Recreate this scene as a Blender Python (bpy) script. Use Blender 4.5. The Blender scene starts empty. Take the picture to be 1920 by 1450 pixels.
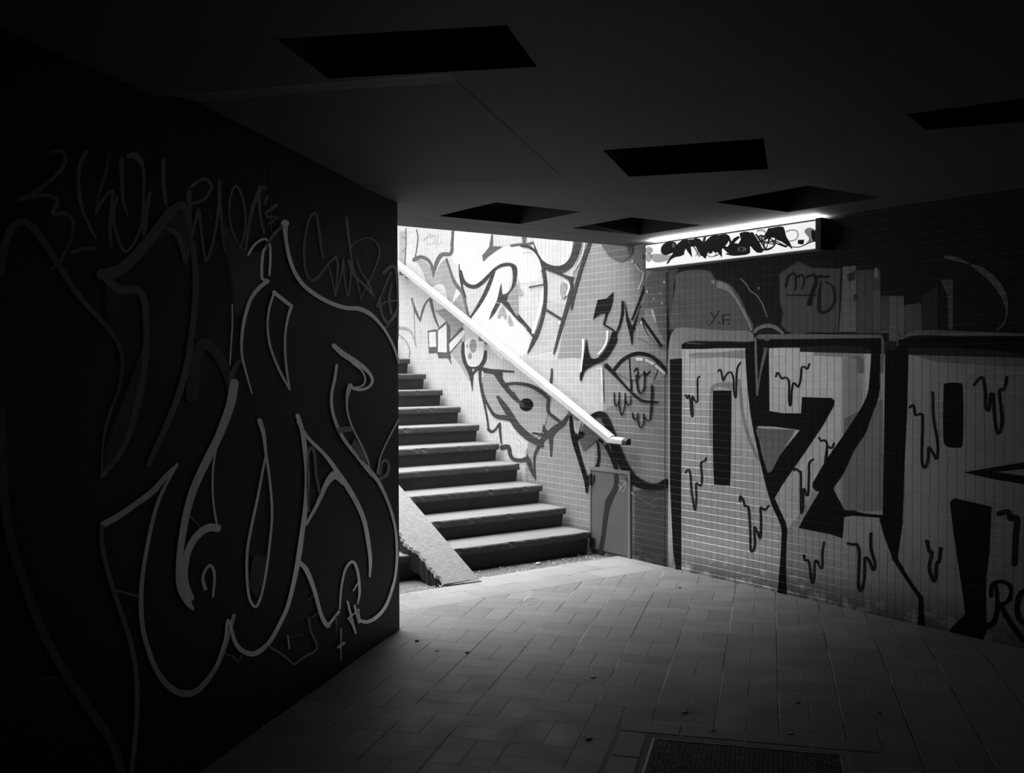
import bpy, bmesh, math, random
from mathutils import Vector, Matrix
from mathutils.geometry import tessellate_polygon

C = bpy.context.scene.collection
random.seed(7)
EPS = 1e-6

# ------------------------------------------------------------------ camera (world: Y runs along the tiled wall, X towards it)
FPX, YAW, PITCH, ROLL = 1868.72, 0.620359, -0.0202069, -0.0028774
EYE = Vector((0, 0, 1.5))
Fv = Vector((math.sin(YAW)*math.cos(PITCH), math.cos(YAW)*math.cos(PITCH), math.sin(PITCH)))
R0 = Vector((math.cos(YAW), -math.sin(YAW), 0)); U0 = R0.cross(Fv)
Rv = math.cos(ROLL)*R0 + math.sin(ROLL)*U0
Uv = -math.sin(ROLL)*R0 + math.cos(ROLL)*U0
cam = bpy.data.cameras.new('camera'); co = bpy.data.objects.new('camera', cam); C.objects.link(co)
cam.sensor_width = 36; cam.sensor_fit = 'HORIZONTAL'; cam.lens = FPX*36/1920; cam.clip_start = .05; cam.clip_end = 200
M = Matrix.Identity(4)
for i in range(3):
    M[i][0] = Rv[i]; M[i][1] = Uv[i]; M[i][2] = -Fv[i]; M[i][3] = EYE[i]
co.matrix_world = M
bpy.context.scene.camera = co

def onto(u, v, n, d):
    """where the survey ray through (u, v) meets the plane n.p = d"""
    r = Fv*FPX + Rv*(u-960) - Uv*(v-725)
    return EYE + r*((d - n.dot(EYE))/n.dot(r))

# ------------------------------------------------------------------ dimensions
XW = 5.249                       # tiled wall
ZC = 2.43                        # ceiling
A40 = math.radians(40)
DV = Vector((math.cos(A40), math.sin(A40), 0)); NV = Vector((DV.y, -DV.x, 0))     # paving axes; the plastered wall follows DV
CORNER = Vector((2.771, 4.986, 0))
YS = 5.80                        # edge of the ceiling over the stairs
SX1, SY0, TR, RI, NS = 5.203, 6.18, .3263, .1584, 17
SXL = 1.95                       # far side of the stairwell
YT = SY0 + TR*NS + 1.0
def nv(n, v, z=0): return NV*n + DV*v + Vector((0, 0, z))

# ------------------------------------------------------------------ materials
def newmat(name):
    m = bpy.data.materials.new(name); m.use_nodes = True
    nt = m.node_tree; nt.nodes.clear()
    out = nt.nodes.new('ShaderNodeOutputMaterial'); b = nt.nodes.new('ShaderNodeBsdfPrincipled')
    nt.links.new(b.outputs[0], out.inputs[0])
    return m, nt, b
class N:
    def __init__(s, nt): s.nt = nt
    def math(s, op, a, b=None, c=None, clamp=False):
        n = s.nt.nodes.new('ShaderNodeMath'); n.operation = op; n.use_clamp = clamp
        for i, x in enumerate((a, b, c)):
            if x is None: continue
            if isinstance(x, (int, float)): n.inputs[i].default_value = x
            else: s.nt.links.new(x, n.inputs[i])
        return n.outputs[0]
    def noise(s, scale, detail=4, rough=.6, vec=None, dist=0):
        n = s.nt.nodes.new('ShaderNodeTexNoise'); n.inputs['Scale'].default_value = scale
        n.inputs['Detail'].default_value = detail; n.inputs['Roughness'].default_value = rough
        n.inputs['Distortion'].default_value = dist
        if vec is not None: s.nt.links.new(vec, n.inputs['Vector'])
        return n.outputs[0]
    def pos(s):
        g = s.nt.nodes.new('ShaderNodeNewGeometry'); return g.outputs['Position']
    def sep(s, v):
        n = s.nt.nodes.new('ShaderNodeSeparateXYZ'); s.nt.links.new(v, n.inputs[0]); return n.outputs
    def comb(s, x, y, z):
        n = s.nt.nodes.new('ShaderNodeCombineXYZ')
        for i, q in enumerate((x, y, z)):
            if isinstance(q, (int, float)): n.inputs[i].default_value = q
            else: s.nt.links.new(q, n.inputs[i])
        return n.outputs[0]
    def ramp(s, v, lo, hi, a=0., b=1.):
        n = s.nt.nodes.new('ShaderNodeMapRange'); n.clamp = True
        s.nt.links.new(v, n.inputs[0])
        for i, q in enumerate((lo, hi, a, b)): n.inputs[i+1].default_value = q
        return n.outputs[0]
    def mixf(s, f, a, b):
        n = s.nt.nodes.new('ShaderNodeMix'); n.data_type = 'FLOAT'
        for i, q in zip((0, 2, 3), (f, a, b)):
            if isinstance(q, (int, float)): n.inputs[i].default_value = q
            else: s.nt.links.new(q, n.inputs[i])
        return n.outputs[0]
    def bump(s, h, dist, strength=1.):
        n = s.nt.nodes.new('ShaderNodeBump'); n.inputs['Strength'].default_value = strength
        n.inputs['Distance'].default_value = dist; s.nt.links.new(h, n.inputs['Height']); return n.outputs[0]
    def grey(s, v):
        n = s.nt.nodes.new('ShaderNodeCombineColor')
        for i in range(3): s.nt.links.new(v, n.inputs[i])
        return n.outputs[0]
    def set(s, sock, v):
        s.nt.links.new(v, sock)

_cache = {}
TY, TZ, OZ, OY = .05385, .0531, .46, .0
def tile(tone, alpha=1.):
    """square mosaic tiles with recessed joints; the same courses carry on under every coat of paint"""
    k = ('tile', tone, alpha)
    if k in _cache: return _cache[k]
    m, nt, b = newmat('mosaic_tile_%03d' % round(tone*1000)); n = N(nt)
    p = n.pos(); x, y, z = n.sep(p)
    wob = n.math('MULTIPLY', n.math('SUBTRACT', n.noise(9, 2, .5, p), .5), .0022)
    cy = n.math('DIVIDE', n.math('ADD', y, wob), TY); cz = n.math('SUBTRACT', n.math('DIVIDE', n.math('ADD', z, wob), TZ), OZ)
    dy = n.math('ABSOLUTE', n.math('SUBTRACT', n.math('FRACT', cy), .5)); dz = n.math('ABSOLUTE', n.math('SUBTRACT', n.math('FRACT', cz), .5))
    gv = n.ramp(dy, .462, .482); gh = n.ramp(dz, .455, .475)
    cell = n.nt.nodes.new('ShaderNodeTexWhiteNoise'); cell.noise_dimensions = '2D'
    n.set(cell.inputs['Vector'], n.comb(n.math('FLOOR', cy), n.math('FLOOR', cz), 0))
    var = n.math('ADD', n.math('MULTIPLY', cell.outputs[0], .09), .955)
    grime = n.math('ADD', n.math('MULTIPLY', n.noise(2.2, 6, .65, p), .34), .83)
    base = n.math('MULTIPLY', n.math('MULTIPLY', var, grime), tone)
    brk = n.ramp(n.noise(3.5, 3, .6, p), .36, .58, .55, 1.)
    # light caught on the bed-joint ledges is painted in; upright joints are darker
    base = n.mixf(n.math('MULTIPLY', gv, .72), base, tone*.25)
    ledge_light = min(.95, tone*.72 + .36) if tone > .12 else tone*1.5 + .05
    base = n.mixf(n.math('MULTIPLY', gh, brk), base, ledge_light)
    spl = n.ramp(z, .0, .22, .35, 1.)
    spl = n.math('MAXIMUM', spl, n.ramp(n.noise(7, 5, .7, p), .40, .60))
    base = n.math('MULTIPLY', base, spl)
    n.set(b.inputs['Base Color'], n.grey(base))
    b.inputs['Roughness'].default_value = .36 if tone in (.37, .56) else (.36 if tone > .08 else .45)
    b.inputs['Metallic'].default_value = .7 if tone in (.37, .56) else 0.     # chrome spray paint
    b.inputs['Specular IOR Level'].default_value = .5 if tone > .08 else .10
    h = n.math('SUBTRACT', 1, n.math('MAXIMUM', gv, gh))
    h = n.math('ADD', h, n.math('MULTIPLY', n.noise(60, 3, .5, p), .12))
    n.set(b.inputs['Normal'], n.bump(h, .0022, .9))
    if alpha < 1: b.inputs['Alpha'].default_value = alpha
    _cache[k] = m; return m

def plaster(tone, alpha=1.):
    k = ('plaster', tone, alpha)
    if k in _cache: return _cache[k]
    m, nt, b = newmat('plaster_paint_%03d' % round(tone*1000)); n = N(nt); p = n.pos(); x, y, z = n.sep(p)
    st = n.comb(n.math('MULTIPLY', x, 26), n.math('MULTIPLY', y, 26), n.math('MULTIPLY', z, 1.2))
    v = n.math('ADD', n.math('MULTIPLY', n.noise(1, 3, .6, st), .5), .75)
    v = n.math('MULTIPLY', v, n.math('ADD', n.math('MULTIPLY', n.noise(2.5, 5, .6, p), .5), .75))
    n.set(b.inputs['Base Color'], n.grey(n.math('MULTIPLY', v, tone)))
    b.inputs['Roughness'].default_value = .46 if tone > .6 else .6; b.inputs['Specular IOR Level'].default_value = .2
    b.inputs['Metallic'].default_value = .6 if tone > .6 else 0.
    n.set(b.inputs['Normal'], n.bump(n.noise(34, 5, .6, p), .0015, .5))
    if alpha < 1: b.inputs['Alpha'].default_value = alpha
    _cache[k] = m; return m

def plain(name, tone, rough=.6, metal=0., bumpd=0., bscale=40., var=.3, vscale=4., spec=.4):
    k = ('plain', name)
    if k in _cache: return _cache[k]
    m, nt, b = newmat(name); n = N(nt); p = n.pos()
    v = n.math('ADD', n.math('MULTIPLY', n.noise(vscale, 6, .65, p), var*2), 1-var)
    n.set(b.inputs['Base Color'], n.grey(n.math('MULTIPLY', v, tone)))
    b.inputs['Roughness'].default_value = rough; b.inputs['Metallic'].default_value = metal
    b.inputs['Specular IOR Level'].default_value = spec
    if bumpd: n.set(b.inputs['Normal'], n.bump(n.noise(bscale, 6, .65, p), bumpd, .8))
    _cache[k] = m; return m

def paving(name, ang, m1, o1, m2, o2, tone, weave=True):
    """basket-weave pavers (weave) or a running course of pavers"""
    m, nt, b = newmat(name); n = N(nt); p = n.pos(); x, y, z = n.sep(p)
    ca, sa = math.cos(ang), math.sin(ang)
    v = n.math('ADD', n.math('MULTIPLY', x, ca), n.math('MULTIPLY', y, sa))
    u = n.math('SUBTRACT', n.math('MULTIPLY', x, sa), n.math('MULTIPLY', y, ca))
    wob = n.math('MULTIPLY', n.math('SUBTRACT', n.noise(3, 3, .5, p), .5), .006)
    uu = n.math('DIVIDE', n.math('SUBTRACT', n.math('ADD', u, wob), o1), m1)
    vv = n.math('DIVIDE', n.math('SUBTRACT', n.math('ADD', v, wob), o2), m2)
    iu = n.math('FLOOR', uu)
    if not weave: vv = n.math('ADD', vv, n.math('MULTIPLY', iu, .37))
    iv = n.math('FLOOR', vv); fu = n.math('FRACT', uu); fv = n.math('FRACT', vv)
    eu = n.math('MULTIPLY', n.math('SUBTRACT', .5, n.math('ABSOLUTE', n.math('SUBTRACT', fu, .5))), m1)
    ev = n.math('MULTIPLY', n.math('SUBTRACT', .5, n.math('ABSOLUTE', n.math('SUBTRACT', fv, .5))), m2)
    e = n.math('MINIMUM', eu, ev)
    if weave:
        par = n.math('ABSOLUTE', n.math('MODULO', n.math('ADD', iu, iv), 2.))
        par = n.math('GREATER_THAN', par, .5)
        mu = n.math('MULTIPLY', n.math('ABSOLUTE', n.math('SUBTRACT', fu, .5)), m1)
        mv = n.math('MULTIPLY', n.math('ABSOLUTE', n.math('SUBTRACT', fv, .5)), m2)
        mid = n.mixf(par, mu, mv)
        half = n.mixf(par, n.math('GREATER_THAN', fu, .5), n.math('GREATER_THAN', fv, .5))
        e = n.math('MINIMUM', e, mid)
    else: half = n.math('MULTIPLY', iu, 0.)
    g = n.ramp(e, .0012, .0034, 1., 0.)
    cell = n.nt.nodes.new('ShaderNodeTexWhiteNoise'); cell.noise_dimensions = '3D'
    n.set(cell.inputs['Vector'], n.comb(iu, iv, half))
    var = n.math('ADD', n.math('MULTIPLY', cell.outputs[0], .22), .89)
    gr = n.math('ADD', n.math('MULTIPLY', n.noise(2.0, 7, .62, p), .5), .75)
    fine = n.math('ADD', n.math('MULTIPLY', n.noise(45, 4, .7, p), .22), .89)
    base = n.math('MULTIPLY', n.math('MULTIPLY', n.math('MULTIPLY', var, gr), fine), tone)
    spot = n.ramp(n.noise(13, 2, .5, p), .73, .78)
    base = n.mixf(n.math('MULTIPLY', spot, .45), base, tone*.35)
    # joints: pale mortar in the long column joints, dirt in the rest
    longj = n.ramp(eu, .0014, .0045, 1., 0.)
    worn = n.ramp(n.noise(1.6, 4, .6, p), .46, .60)
    jc = n.mixf(worn, tone*.25, tone*2.1)
    base = n.mixf(n.math('MULTIPLY', g, .85), base, n.mixf(n.math('MULTIPLY', n.noise(2.3, 3, .5, p), .45), tone*.22, tone*1.3))
    base = n.mixf(longj, base, jc)
    n.set(b.inputs['Base Color'], n.grey(base))
    n.set(b.inputs['Roughness'], n.ramp(n.noise(5, 4, .6, p), .3, .7, .42, .62))
    b.inputs['Specular IOR Level'].default_value = .22
    h = n.math('ADD', n.math('SUBTRACT', 1, n.math('MAXIMUM', g, longj)), n.math('MULTIPLY', n.noise(26, 6, .7, p), .35))
    n.set(b.inputs['Normal'], n.bump(h, .0025, .7))
    return m

def emit(name, strength, tone=.93):
    m, nt, b = newmat(name)
    b.inputs['Base Color'].default_value = (.8, .8, .8, 1); b.inputs['Roughness'].default_value = .35
    b.inputs['Emission Color'].default_value = (tone, tone, tone, 1); b.inputs['Emission Strength'].default_value = strength
    return m

# ------------------------------------------------------------------ mesh helpers
def link(name, bm, mats, parent=None, label=None, smooth=False):
    me = bpy.data.meshes.new(name); bm.to_mesh(me); bm.free()
    for m in (mats if isinstance(mats, (list, tuple)) else [mats]): me.materials.append(m)
    if smooth:
        for p in me.polygons: p.use_smooth = True
    o = bpy.data.objects.new(name, me); C.objects.link(o)
    if parent: o.parent = parent
    if label: o['label'] = label
    return o
def struct(o, label=None):
    o['kind'] = 'structure'
    if label: o['label'] = label
    return o
def thing(name, label, cat, loc=(0, 0, 0), group=None):
    o = bpy.data.objects.new(name, None); C.objects.link(o); o.location = loc; o.empty_display_size = .1
    o['label'] = label; o['category'] = cat
    if group: o['group'] = group
    return o
def tag(o, label, cat, group=None):
    o['label'] = label; o['category'] = cat
    if group: o['group'] = group
    return o
def rebase(o):
    """children were modelled in world space: keep them there"""
    inv = Matrix.Translation(-o.location)
    for c in o.children_recursive:
        if c.parent is o: c.matrix_parent_inverse = inv
def box(bm, a, b, mi=0, bev=0.):
    vs = [bm.verts.new((x, y, z)) for x in (a[0], b[0]) for y in (a[1], b[1]) for z in (a[2], b[2])]
    fs = [(0, 1, 3, 2), (4, 6, 7, 5), (0, 4, 5, 1), (2, 3, 7, 6), (0, 2, 6, 4), (1, 5, 7, 3)]
    fc = [bm.faces.new([vs[i] for i in f]) for f in fs]
    for f in fc: f.material_index = mi
    if bev:
        es = {e for f in fc for e in f.edges}
        bmesh.ops.bevel(bm, geom=list(es), offset=bev, segments=2, profile=.6, affect='EDGES')
    return vs
def prism(bm, pts, ext, mi=0):
    """closed polygon (3-D points) pushed along ext"""
    ext = Vector(ext)
    a = [bm.verts.new(Vector(p)) for p in pts]; b = [bm.verts.new(Vector(p)+ext) for p in pts]
    fs = [bm.faces.new(a), bm.faces.new(b[::-1])]
    for i in range(len(a)):
        j = (i+1) % len(a); fs.append(bm.faces.new((a[j], a[i], b[i], b[j])))
    for f in fs: f.material_index = mi
    return fs
def fix(bm): bmesh.ops.recalc_face_normals(bm, faces=bm.faces[:])
def sheet(bm, loops, z, mi=0):
    """flat sheet with holes"""
    L = [[Vector((p[0], p[1], 0)) for p in l] for l in loops]
    flat = [p for l in L for p in l]
    vs = [bm.verts.new((p.x, p.y, z)) for p in flat]
    for t in tessellate_polygon(L):
        try: f = bm.faces.new([vs[i] for i in t]); f.material_index = mi
        except ValueError: pass

# ------------------------------------------------------------------ floor
m_pave = paving('basket_weave_pavers', A40, .2602, .0445, .2645, 4.872 - .2645*18, .245)
m_course = paving('edge_course_pavers', 0., .2500, -5.335, .5200, .27, .28, False)
m_conc = plain('worn_concrete', .25, .8, bumpd=.004, bscale=30, var=.35, vscale=7)
m_dark = plain('dark_concrete', .07, .8, bumpd=.003, var=.3)  # dark tone for the grate pit and the walls out of view
GN0, GN1, GV1 = -.455, .280, 4.012
GV0 = GV1 - .735
bm = bmesh.new()
hole = [nv(GN0, GV0), nv(GN1, GV0), nv(GN1, GV1), nv(GN0, GV1)]
sheet(bm, [[(-4.6, -4.1), (XW+.12, -4.1), (XW+.12, 5.335), (-4.6, 5.335)], [(p.x, p.y) for p in hole]], 0, 0)
sheet(bm, [[(1.5, 5.335), (XW+.12, 5.335), (XW+.12, 5.905), (5.20, 5.90), (3.90, 5.865), (3.80, 5.75), (3.5, 5.765), (1.5, 5.72)]], 0, 1)
# the pit under the grate and the sunk gutter at the foot of the stairs
for i in range(4):
    a, b = hole[i], hole[(i+1) % 4]
    f = bm.faces.new([bm.verts.new(q) for q in (a, b, b-Vector((0, 0, .35)), a-Vector((0, 0, .35)))]); f.material_index = 2
f = bm.faces.new([bm.verts.new(q-Vector((0, 0, .35))) for q in hole]); f.material_index = 2
box(bm, (1.5, 5.71, -.10), (XW+.1, SY0+.1, -.028), 3)
edge = [(XW+.12, 5.905), (5.20, 5.90), (3.90, 5.865), (3.80, 5.75), (3.5, 5.765), (1.5, 5.72)]
for a, b in zip(edge, edge[1:]):
    f = bm.faces.new([bm.verts.new(q) for q in ((*a, 0), (*b, 0), (*b, -.05), (*a, -.05))]); f.material_index = 3
m_gut = plain('dark_gutter', .10, .7, bumpd=.004, bscale=50, var=.5, vscale=12)  # gutter bed in a darker tone than the pavers
floor = struct(link('floor', bm, [m_pave, m_course, m_dark, m_gut]), 'grey floor of basket weave pavers with a straight edge course before the stairs')

# pavers that frame the grate
m_slab = plain('smooth_paver', .20, .55, bumpd=.0012, var=.25, vscale=3)
m_mort = plain('pale_mortar', .30, .8, var=.35, vscale=9)
bm = bmesh.new()
ring = [nv(-.605, GV0-.1), nv(.425, GV0-.1), nv(.425, 4.172), nv(-.605, 4.172)]
sheet(bm, [[(p.x, p.y) for p in ring], [(p.x, p.y) for p in hole]], .0012)
link('mortar_bed', bm, m_mort, floor)
def slab(n0, n1, v0, v1):
    bm = bmesh.new()
    pts = [nv(n0, v0, .0005), nv(n1, v0, .0005), nv(n1, v1, .0005), nv(n0, v1, .0005)]
    prism(bm, pts, (0, 0, .003)); fix(bm)
    link('border_paver', bm, m_slab, floor)
e = [-.600, -.355, -.345+.0, -.115, -.100, .125, .140, .420]
for a, b in ((-.588, -.352), (-.338, -.098), (-.084, .158), (.172, .418)): slab(a, b, 4.050, 4.166)
for a, b in ((3.782, 4.040), (3.512, 3.772), (3.2, 3.50)):
    slab(-.586, -.478, a, b); slab(.305, .405, a, b)

# ------------------------------------------------------------------ drain grate of expanded metal
m_gm = plain('dull_steel', .22, .5, .6, var=.3, vscale=20)
g = thing('drain_grate', 'expanded metal drain grate set in the pavers at the bottom edge', 'drain grate', nv((GN0+GN1)/2, (GV0+GV1)/2))
bm = bmesh.new()
def bar(bm, n0, n1, v0, v1, z0, z1):
    prism(bm, [nv(n0, v0, z0), nv(n1, v0, z0), nv(n1, v1, z0), nv(n0, v1, z0)], (0, 0, z1-z0))
w = .012
bar(bm, GN0+.002, GN1-.002, GV1-w-.002, GV1-.002, -.03, .0); bar(bm, GN0+.002, GN1-.002, GV0+.002, GV0+w+.002, -.03, .0)
bar(bm, GN0+.002, GN0+w+.002, GV0+w+.002, GV1-w-.002, -.03, .0); bar(bm, GN1-w-.002, GN1-.002, GV0+w+.002, GV1-w-.002, -.03, .0)
fix(bm); link('frame', bm, m_gm, g)
bm = bmesh.new()
cn, cv = .0355, .0235
nu = int((GN1-GN0-2*w)/cn); nr = int((GV1-GV0-2*w)/(cv/2))
def strand(bm, a, b, wd, z0, z1):
    d = (b-a).normalized(); s = Vector((-d.y, d.x, 0))*wd/2
    vs = [bm.verts.new(q + Vector((0, 0, zz))) for zz in (z0, z1) for q in (a-s, b-s, b+s, a+s)]
    for f in ((4, 5, 6, 7), (0, 1, 5, 4), (2, 3, 7, 6)): bm.faces.new([vs[i] for i in f])
for r in range(nr):
    for c in range(nu):
        n0 = GN0 + w + c*cn + (cn/2 if r % 2 else 0); v0 = GV0 + w + r*cv/2
        pts = [(n0, v0), (n0+cn*.18, v0), (n0+cn*.5, v0+cv/2), (n0+cn*.68, v0+cv/2)]
        k = min(GN1-w, n0+cn)
        a, b = nv(n0+cn*.16, v0), nv(min(k, n0+cn*.5), v0+cv/2); strand(bm, a, b, .0045, -.009, -.003)
        a, b = nv(n0-cn*.16, v0), nv(max(GN0+w, n0-cn*.5), v0+cv/2); strand(bm, a, b, .0045, -.007, -.002)
        a, b = nv(n0-cn*.2, v0), nv(n0+cn*.2, v0); strand(bm, a, b, .005, -.006, -.001)
fix(bm); link('expanded_mesh', bm, plain('black_mesh_steel', .26, .6, .2, var=.3), g)
bm = bmesh.new(); bar(bm, GN0+w, GN1-w, GV0+w, GV1-w, -.020, -.0095); fix(bm); link('dirt_fill', bm, plain('packed_grit', .42, .85, bumpd=.002, bscale=60, var=.35, vscale=8), g)
rebase(g)

# ------------------------------------------------------------------ walls
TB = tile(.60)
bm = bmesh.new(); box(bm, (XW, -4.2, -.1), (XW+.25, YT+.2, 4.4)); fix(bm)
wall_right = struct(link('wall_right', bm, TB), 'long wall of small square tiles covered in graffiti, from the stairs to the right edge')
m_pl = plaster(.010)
back = CORNER - DV*7.4
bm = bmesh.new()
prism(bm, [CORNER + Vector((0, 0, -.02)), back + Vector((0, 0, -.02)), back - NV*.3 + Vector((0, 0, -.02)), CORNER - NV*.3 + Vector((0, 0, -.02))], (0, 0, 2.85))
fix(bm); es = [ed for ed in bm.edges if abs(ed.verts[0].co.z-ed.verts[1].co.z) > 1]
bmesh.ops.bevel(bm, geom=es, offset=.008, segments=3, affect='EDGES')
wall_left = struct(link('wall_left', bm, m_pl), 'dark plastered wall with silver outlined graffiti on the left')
m_rough = plain('raw_concrete_wall', .75, .85, bumpd=.003, var=.3, vscale=3)
bm = bmesh.new(); box(bm, (SXL-.25, 4.45, -.1), (SXL, YT+.2, 4.4)); fix(bm); struct(link('wall_stairwell', bm, m_rough))
bm = bmesh.new(); box(bm, (SXL-.25, YT+.2, -.1), (XW+.25, YT+.45, 2.9)); fix(bm); struct(link('wall_stairhead', bm, m_rough))
bm = bmesh.new(); box(bm, (-4.7, -4.35, -.1), (XW+.25, -4.1, 2.85)); fix(bm); struct(link('wall_back', bm, m_dark))
bm = bmesh.new(); box(bm, (back.x-1.9, -4.35, -.1), (back.x-.15+.0, back.y+.6, 2.85)); fix(bm); struct(link('wall_front', bm, m_dark))

# ------------------------------------------------------------------ ceiling with light recesses
m_ceil = plain('ceiling_concrete', .082, .75, bumpd=.0015, bscale=18, var=.16, vscale=1.6)
m_rec = plain('shade_black_recess', .035, .8, var=.2)  # shade put into the colour: recess interiors are black for lack of light
def quad(p, q, other):
    return p
recs = []
for x0, x1, y0, y1 in ((3.222, 3.842, 4.66, 5.285), (4.242, 4.866, 4.65, 5.24), (4.252, 4.886, 3.318, 3.958)):
    recs.append([Vector((x0, y0, 0)), Vector((x1, y0, 0)), Vector((x1, y1, 0)), Vector((x0, y1, 0))])
recs[2][2].y += .0
Dr = [Vector((2.826, 3.277, 0)), Vector((3.225, 2.736, 0)), Vector((3.738, 3.145, 0)), Vector((3.326, 3.664, 0))]
recs.append(Dr)
recs.append([Vector((1.40, 2.975, 0)), Vector((1.11, 2.70, 0)), Vector((1.58, 2.232, 0)), Vector((1.875, 2.485, 0))])
recs.append([Vector(onto(u, v, Vector((0, 0, 1)), ZC)).to_2d().to_3d() for u, v in ((1735, 244), (1700, 214), (2010, 172), (2080, 215))])
SN, SV0, SV1 = -.975, 3.03, 4.84       # the dropped seam in the soffit
patch = [nv(SN, SV1), nv(SN, SV0), nv(-2.25, SV0), nv(-2.25, SV1)]
bm = bmesh.new()
loops = [[(-4.8, -4.3), (XW+.1, -4.3), (XW+.1, YS), (1.8, YS), (-4.8, YS)]] + [[(q.x, q.y) for q in r] for r in recs] + [[(q.x, q.y) for q in patch]]
sheet(bm, loops, ZC)
K = 14
rows = []
for i in range(K+1):
    v = SV1 + (SV0-SV1)*i/K; f = (i/K)**.8 * min(1., (K-i)/1.5)
    rows.append([bm.verts.new(nv(SN, v, ZC)), bm.verts.new(nv(SN-.012, v, ZC+.05*f)), bm.verts.new(nv(-1.5, v, ZC+.06*f)), bm.verts.new(nv(-2.25, v, ZC+.05*f))])
for a, b in zip(rows, rows[1:]):
    for j in range(3): bm.faces.new((a[j], a[j+1], b[j+1], b[j]))
bm.faces.new([rows[-1][0], rows[-1][1], rows[-1][2], rows[-1][3], bm.verts.new(nv(-2.25, SV0, ZC))])
# edge of the slab over the stairs, slab top
f = bm.faces.new([bm.verts.new(q) for q in ((1.7, YS, ZC), (XW, YS, ZC), (XW, YS, ZC+.42), (1.7, YS, ZC+.42))])
f = bm.faces.new([bm.verts.new(q) for q in ((-5, -4.6, ZC+.42), (XW+.25, -4.6, ZC+.42), (XW+.25, YS, ZC+.42), (-5, YS, ZC+.42))])
f = bm.faces.new([bm.verts.new(q) for q in ((-5, YS, ZC-.3), (1.8, YS, ZC-.3), (1.8, YS, ZC+.42), (-5, YS, ZC+.42))])
ceiling = struct(link('ceiling', bm, m_ceil), 'bare concrete soffit with square black light recesses')
reclab = ['black square recess nearest the pillar, above the stair edge', 'black recess in the corner above the left end of the lamp', 'black recess above the right end of the lamp',
          'deep black recess in the middle of the soffit, turned askew', 'dim recess near the top edge of the photo', 'dim recess at the upper right']
for r, lb in zip(recs, reclab):
    bm = bmesh.new()
    dp = .30
    for i in range(4):
        a, b = r[i], r[(i+1) % 4]
        f = bm.faces.new([bm.verts.new((q[0], q[1], q[2])) for q in ((a.x, a.y, ZC), (b.x, b.y, ZC), (b.x, b.y, ZC+dp), (a.x, a.y, ZC+dp))])
        f.material_index = 1 if (lb and 'askew' in lb and i == 3) else 0  # lit side of the askew recess painted in the lighter soffit tone
    bm.faces.new([bm.verts.new((q.x, q.y, ZC+dp)) for q in r])
    link('light_recess', bm, [m_ceil if 'dim' in lb else m_rec, m_ceil], ceiling, lb)
# thin construction joints in the soffit
m_joint = plain('dark_joint', .02, .8)
bm = bmesh.new()
def cline(bm, a, b, w):
    a, b = Vector((*a, ZC-.0006)), Vector((*b, ZC-.0006)); d = (b-a).normalized(); s = Vector((-d.y, d.x, 0))*w/2
    bm.faces.new([bm.verts.new(q) for q in (a-s, b-s, b+s, a+s)])
cline(bm, (1.74, 2.745), (3.03, 3.828), .010); cline(bm, (1.95, 5.505), (XW, 5.405), .012); cline(bm, (2.9, 5.18), (3.25, 4.71), .006)
cline(bm, (3.25, 4.72), (4.1, 4.40), .005); cline(bm, (3.85, 5.27), (5.2, 5.30), .006); cline(bm, (4.87, 4.62), (5.2, 4.62), .004)
cline(bm, (4.1, 4.62), (4.25, 4.66), .004)
link('construction_joint', bm, m_joint, ceiling)

# ------------------------------------------------------------------ stairs
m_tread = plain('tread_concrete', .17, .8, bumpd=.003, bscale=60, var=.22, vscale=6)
m_riser = plain('shaded_riser_concrete', .048, .85, bumpd=.004, bscale=35, var=.4, vscale=9)  # darker than the treads: risers carry their shade in the colour
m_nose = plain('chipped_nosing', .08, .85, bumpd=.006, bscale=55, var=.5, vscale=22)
st = thing('staircase', 'concrete staircase with wide worn steps climbing to daylight', 'stairs', ((SXL+SX1)/2, SY0, 0))
for i in range(NS):
    y0, z1 = SY0 + i*TR, (i+1)*RI; z0 = z1-RI; ye = y0+TR+.05
    bm = bmesh.new()
    # riser block, leaning back below the nosing
    prof = [(y0+.028, z1-.052), (y0+.046, z0-(.04 if i == 0 else .003)), (ye, z0-(.04 if i == 0 else .003)), (ye, z1-.052)]
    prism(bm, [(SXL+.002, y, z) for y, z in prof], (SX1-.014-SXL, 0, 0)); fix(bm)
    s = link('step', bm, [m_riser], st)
    bm = bmesh.new(); rnd = random.Random(40+i)
    M_ = 90; front = []; prev = None
    for k in range(M_+1):
        x = SXL + .002 + (SX1-SXL-.002)*k/M_
        chip = (rnd.random()**7)*.016; top = z1 - (rnd.random()**5)*.007
        ring_ = [bm.verts.new(q) for q in ((x, y0+.012, z1), (x, y0+.003+chip*.7, top-.004), (x, y0+chip, z1-.012-chip*.4), (x, y0+.004, z1-.045), (x, y0+.012, z1-.055))]
        if prev:
            for j in range(4): bm.faces.new((prev[j], ring_[j], ring_[j+1], prev[j+1])).material_index = 1
            if True:
                pass
        if prev is None: first = ring_
        front.append(ring_); prev = ring_
    b0 = [bm.verts.new((SXL+.002, ye, z1)), bm.verts.new((SX1, ye, z1))]
    for a, b in zip(front, front[1:]):
        pass
    bm.faces.new([r_[0] for r_ in front] + [b0[1], b0[0]]).material_index = 0
    c0 = [bm.verts.new((SXL+.002, ye, z1-.055)), bm.verts.new((SX1, ye, z1-.055))]
    bm.faces.new([r_[4] for r_ in front] + [c0[1], c0[0]]).material_index = 1
    bm.faces.new(list(prev) + [c0[1], b0[1]]).material_index = 1
    bm.faces.new(list(first) + [c0[0], b0[0]]).material_index = 1
    fix(bm)
    link('tread', bm, [m_tread, m_nose], s)
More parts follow.
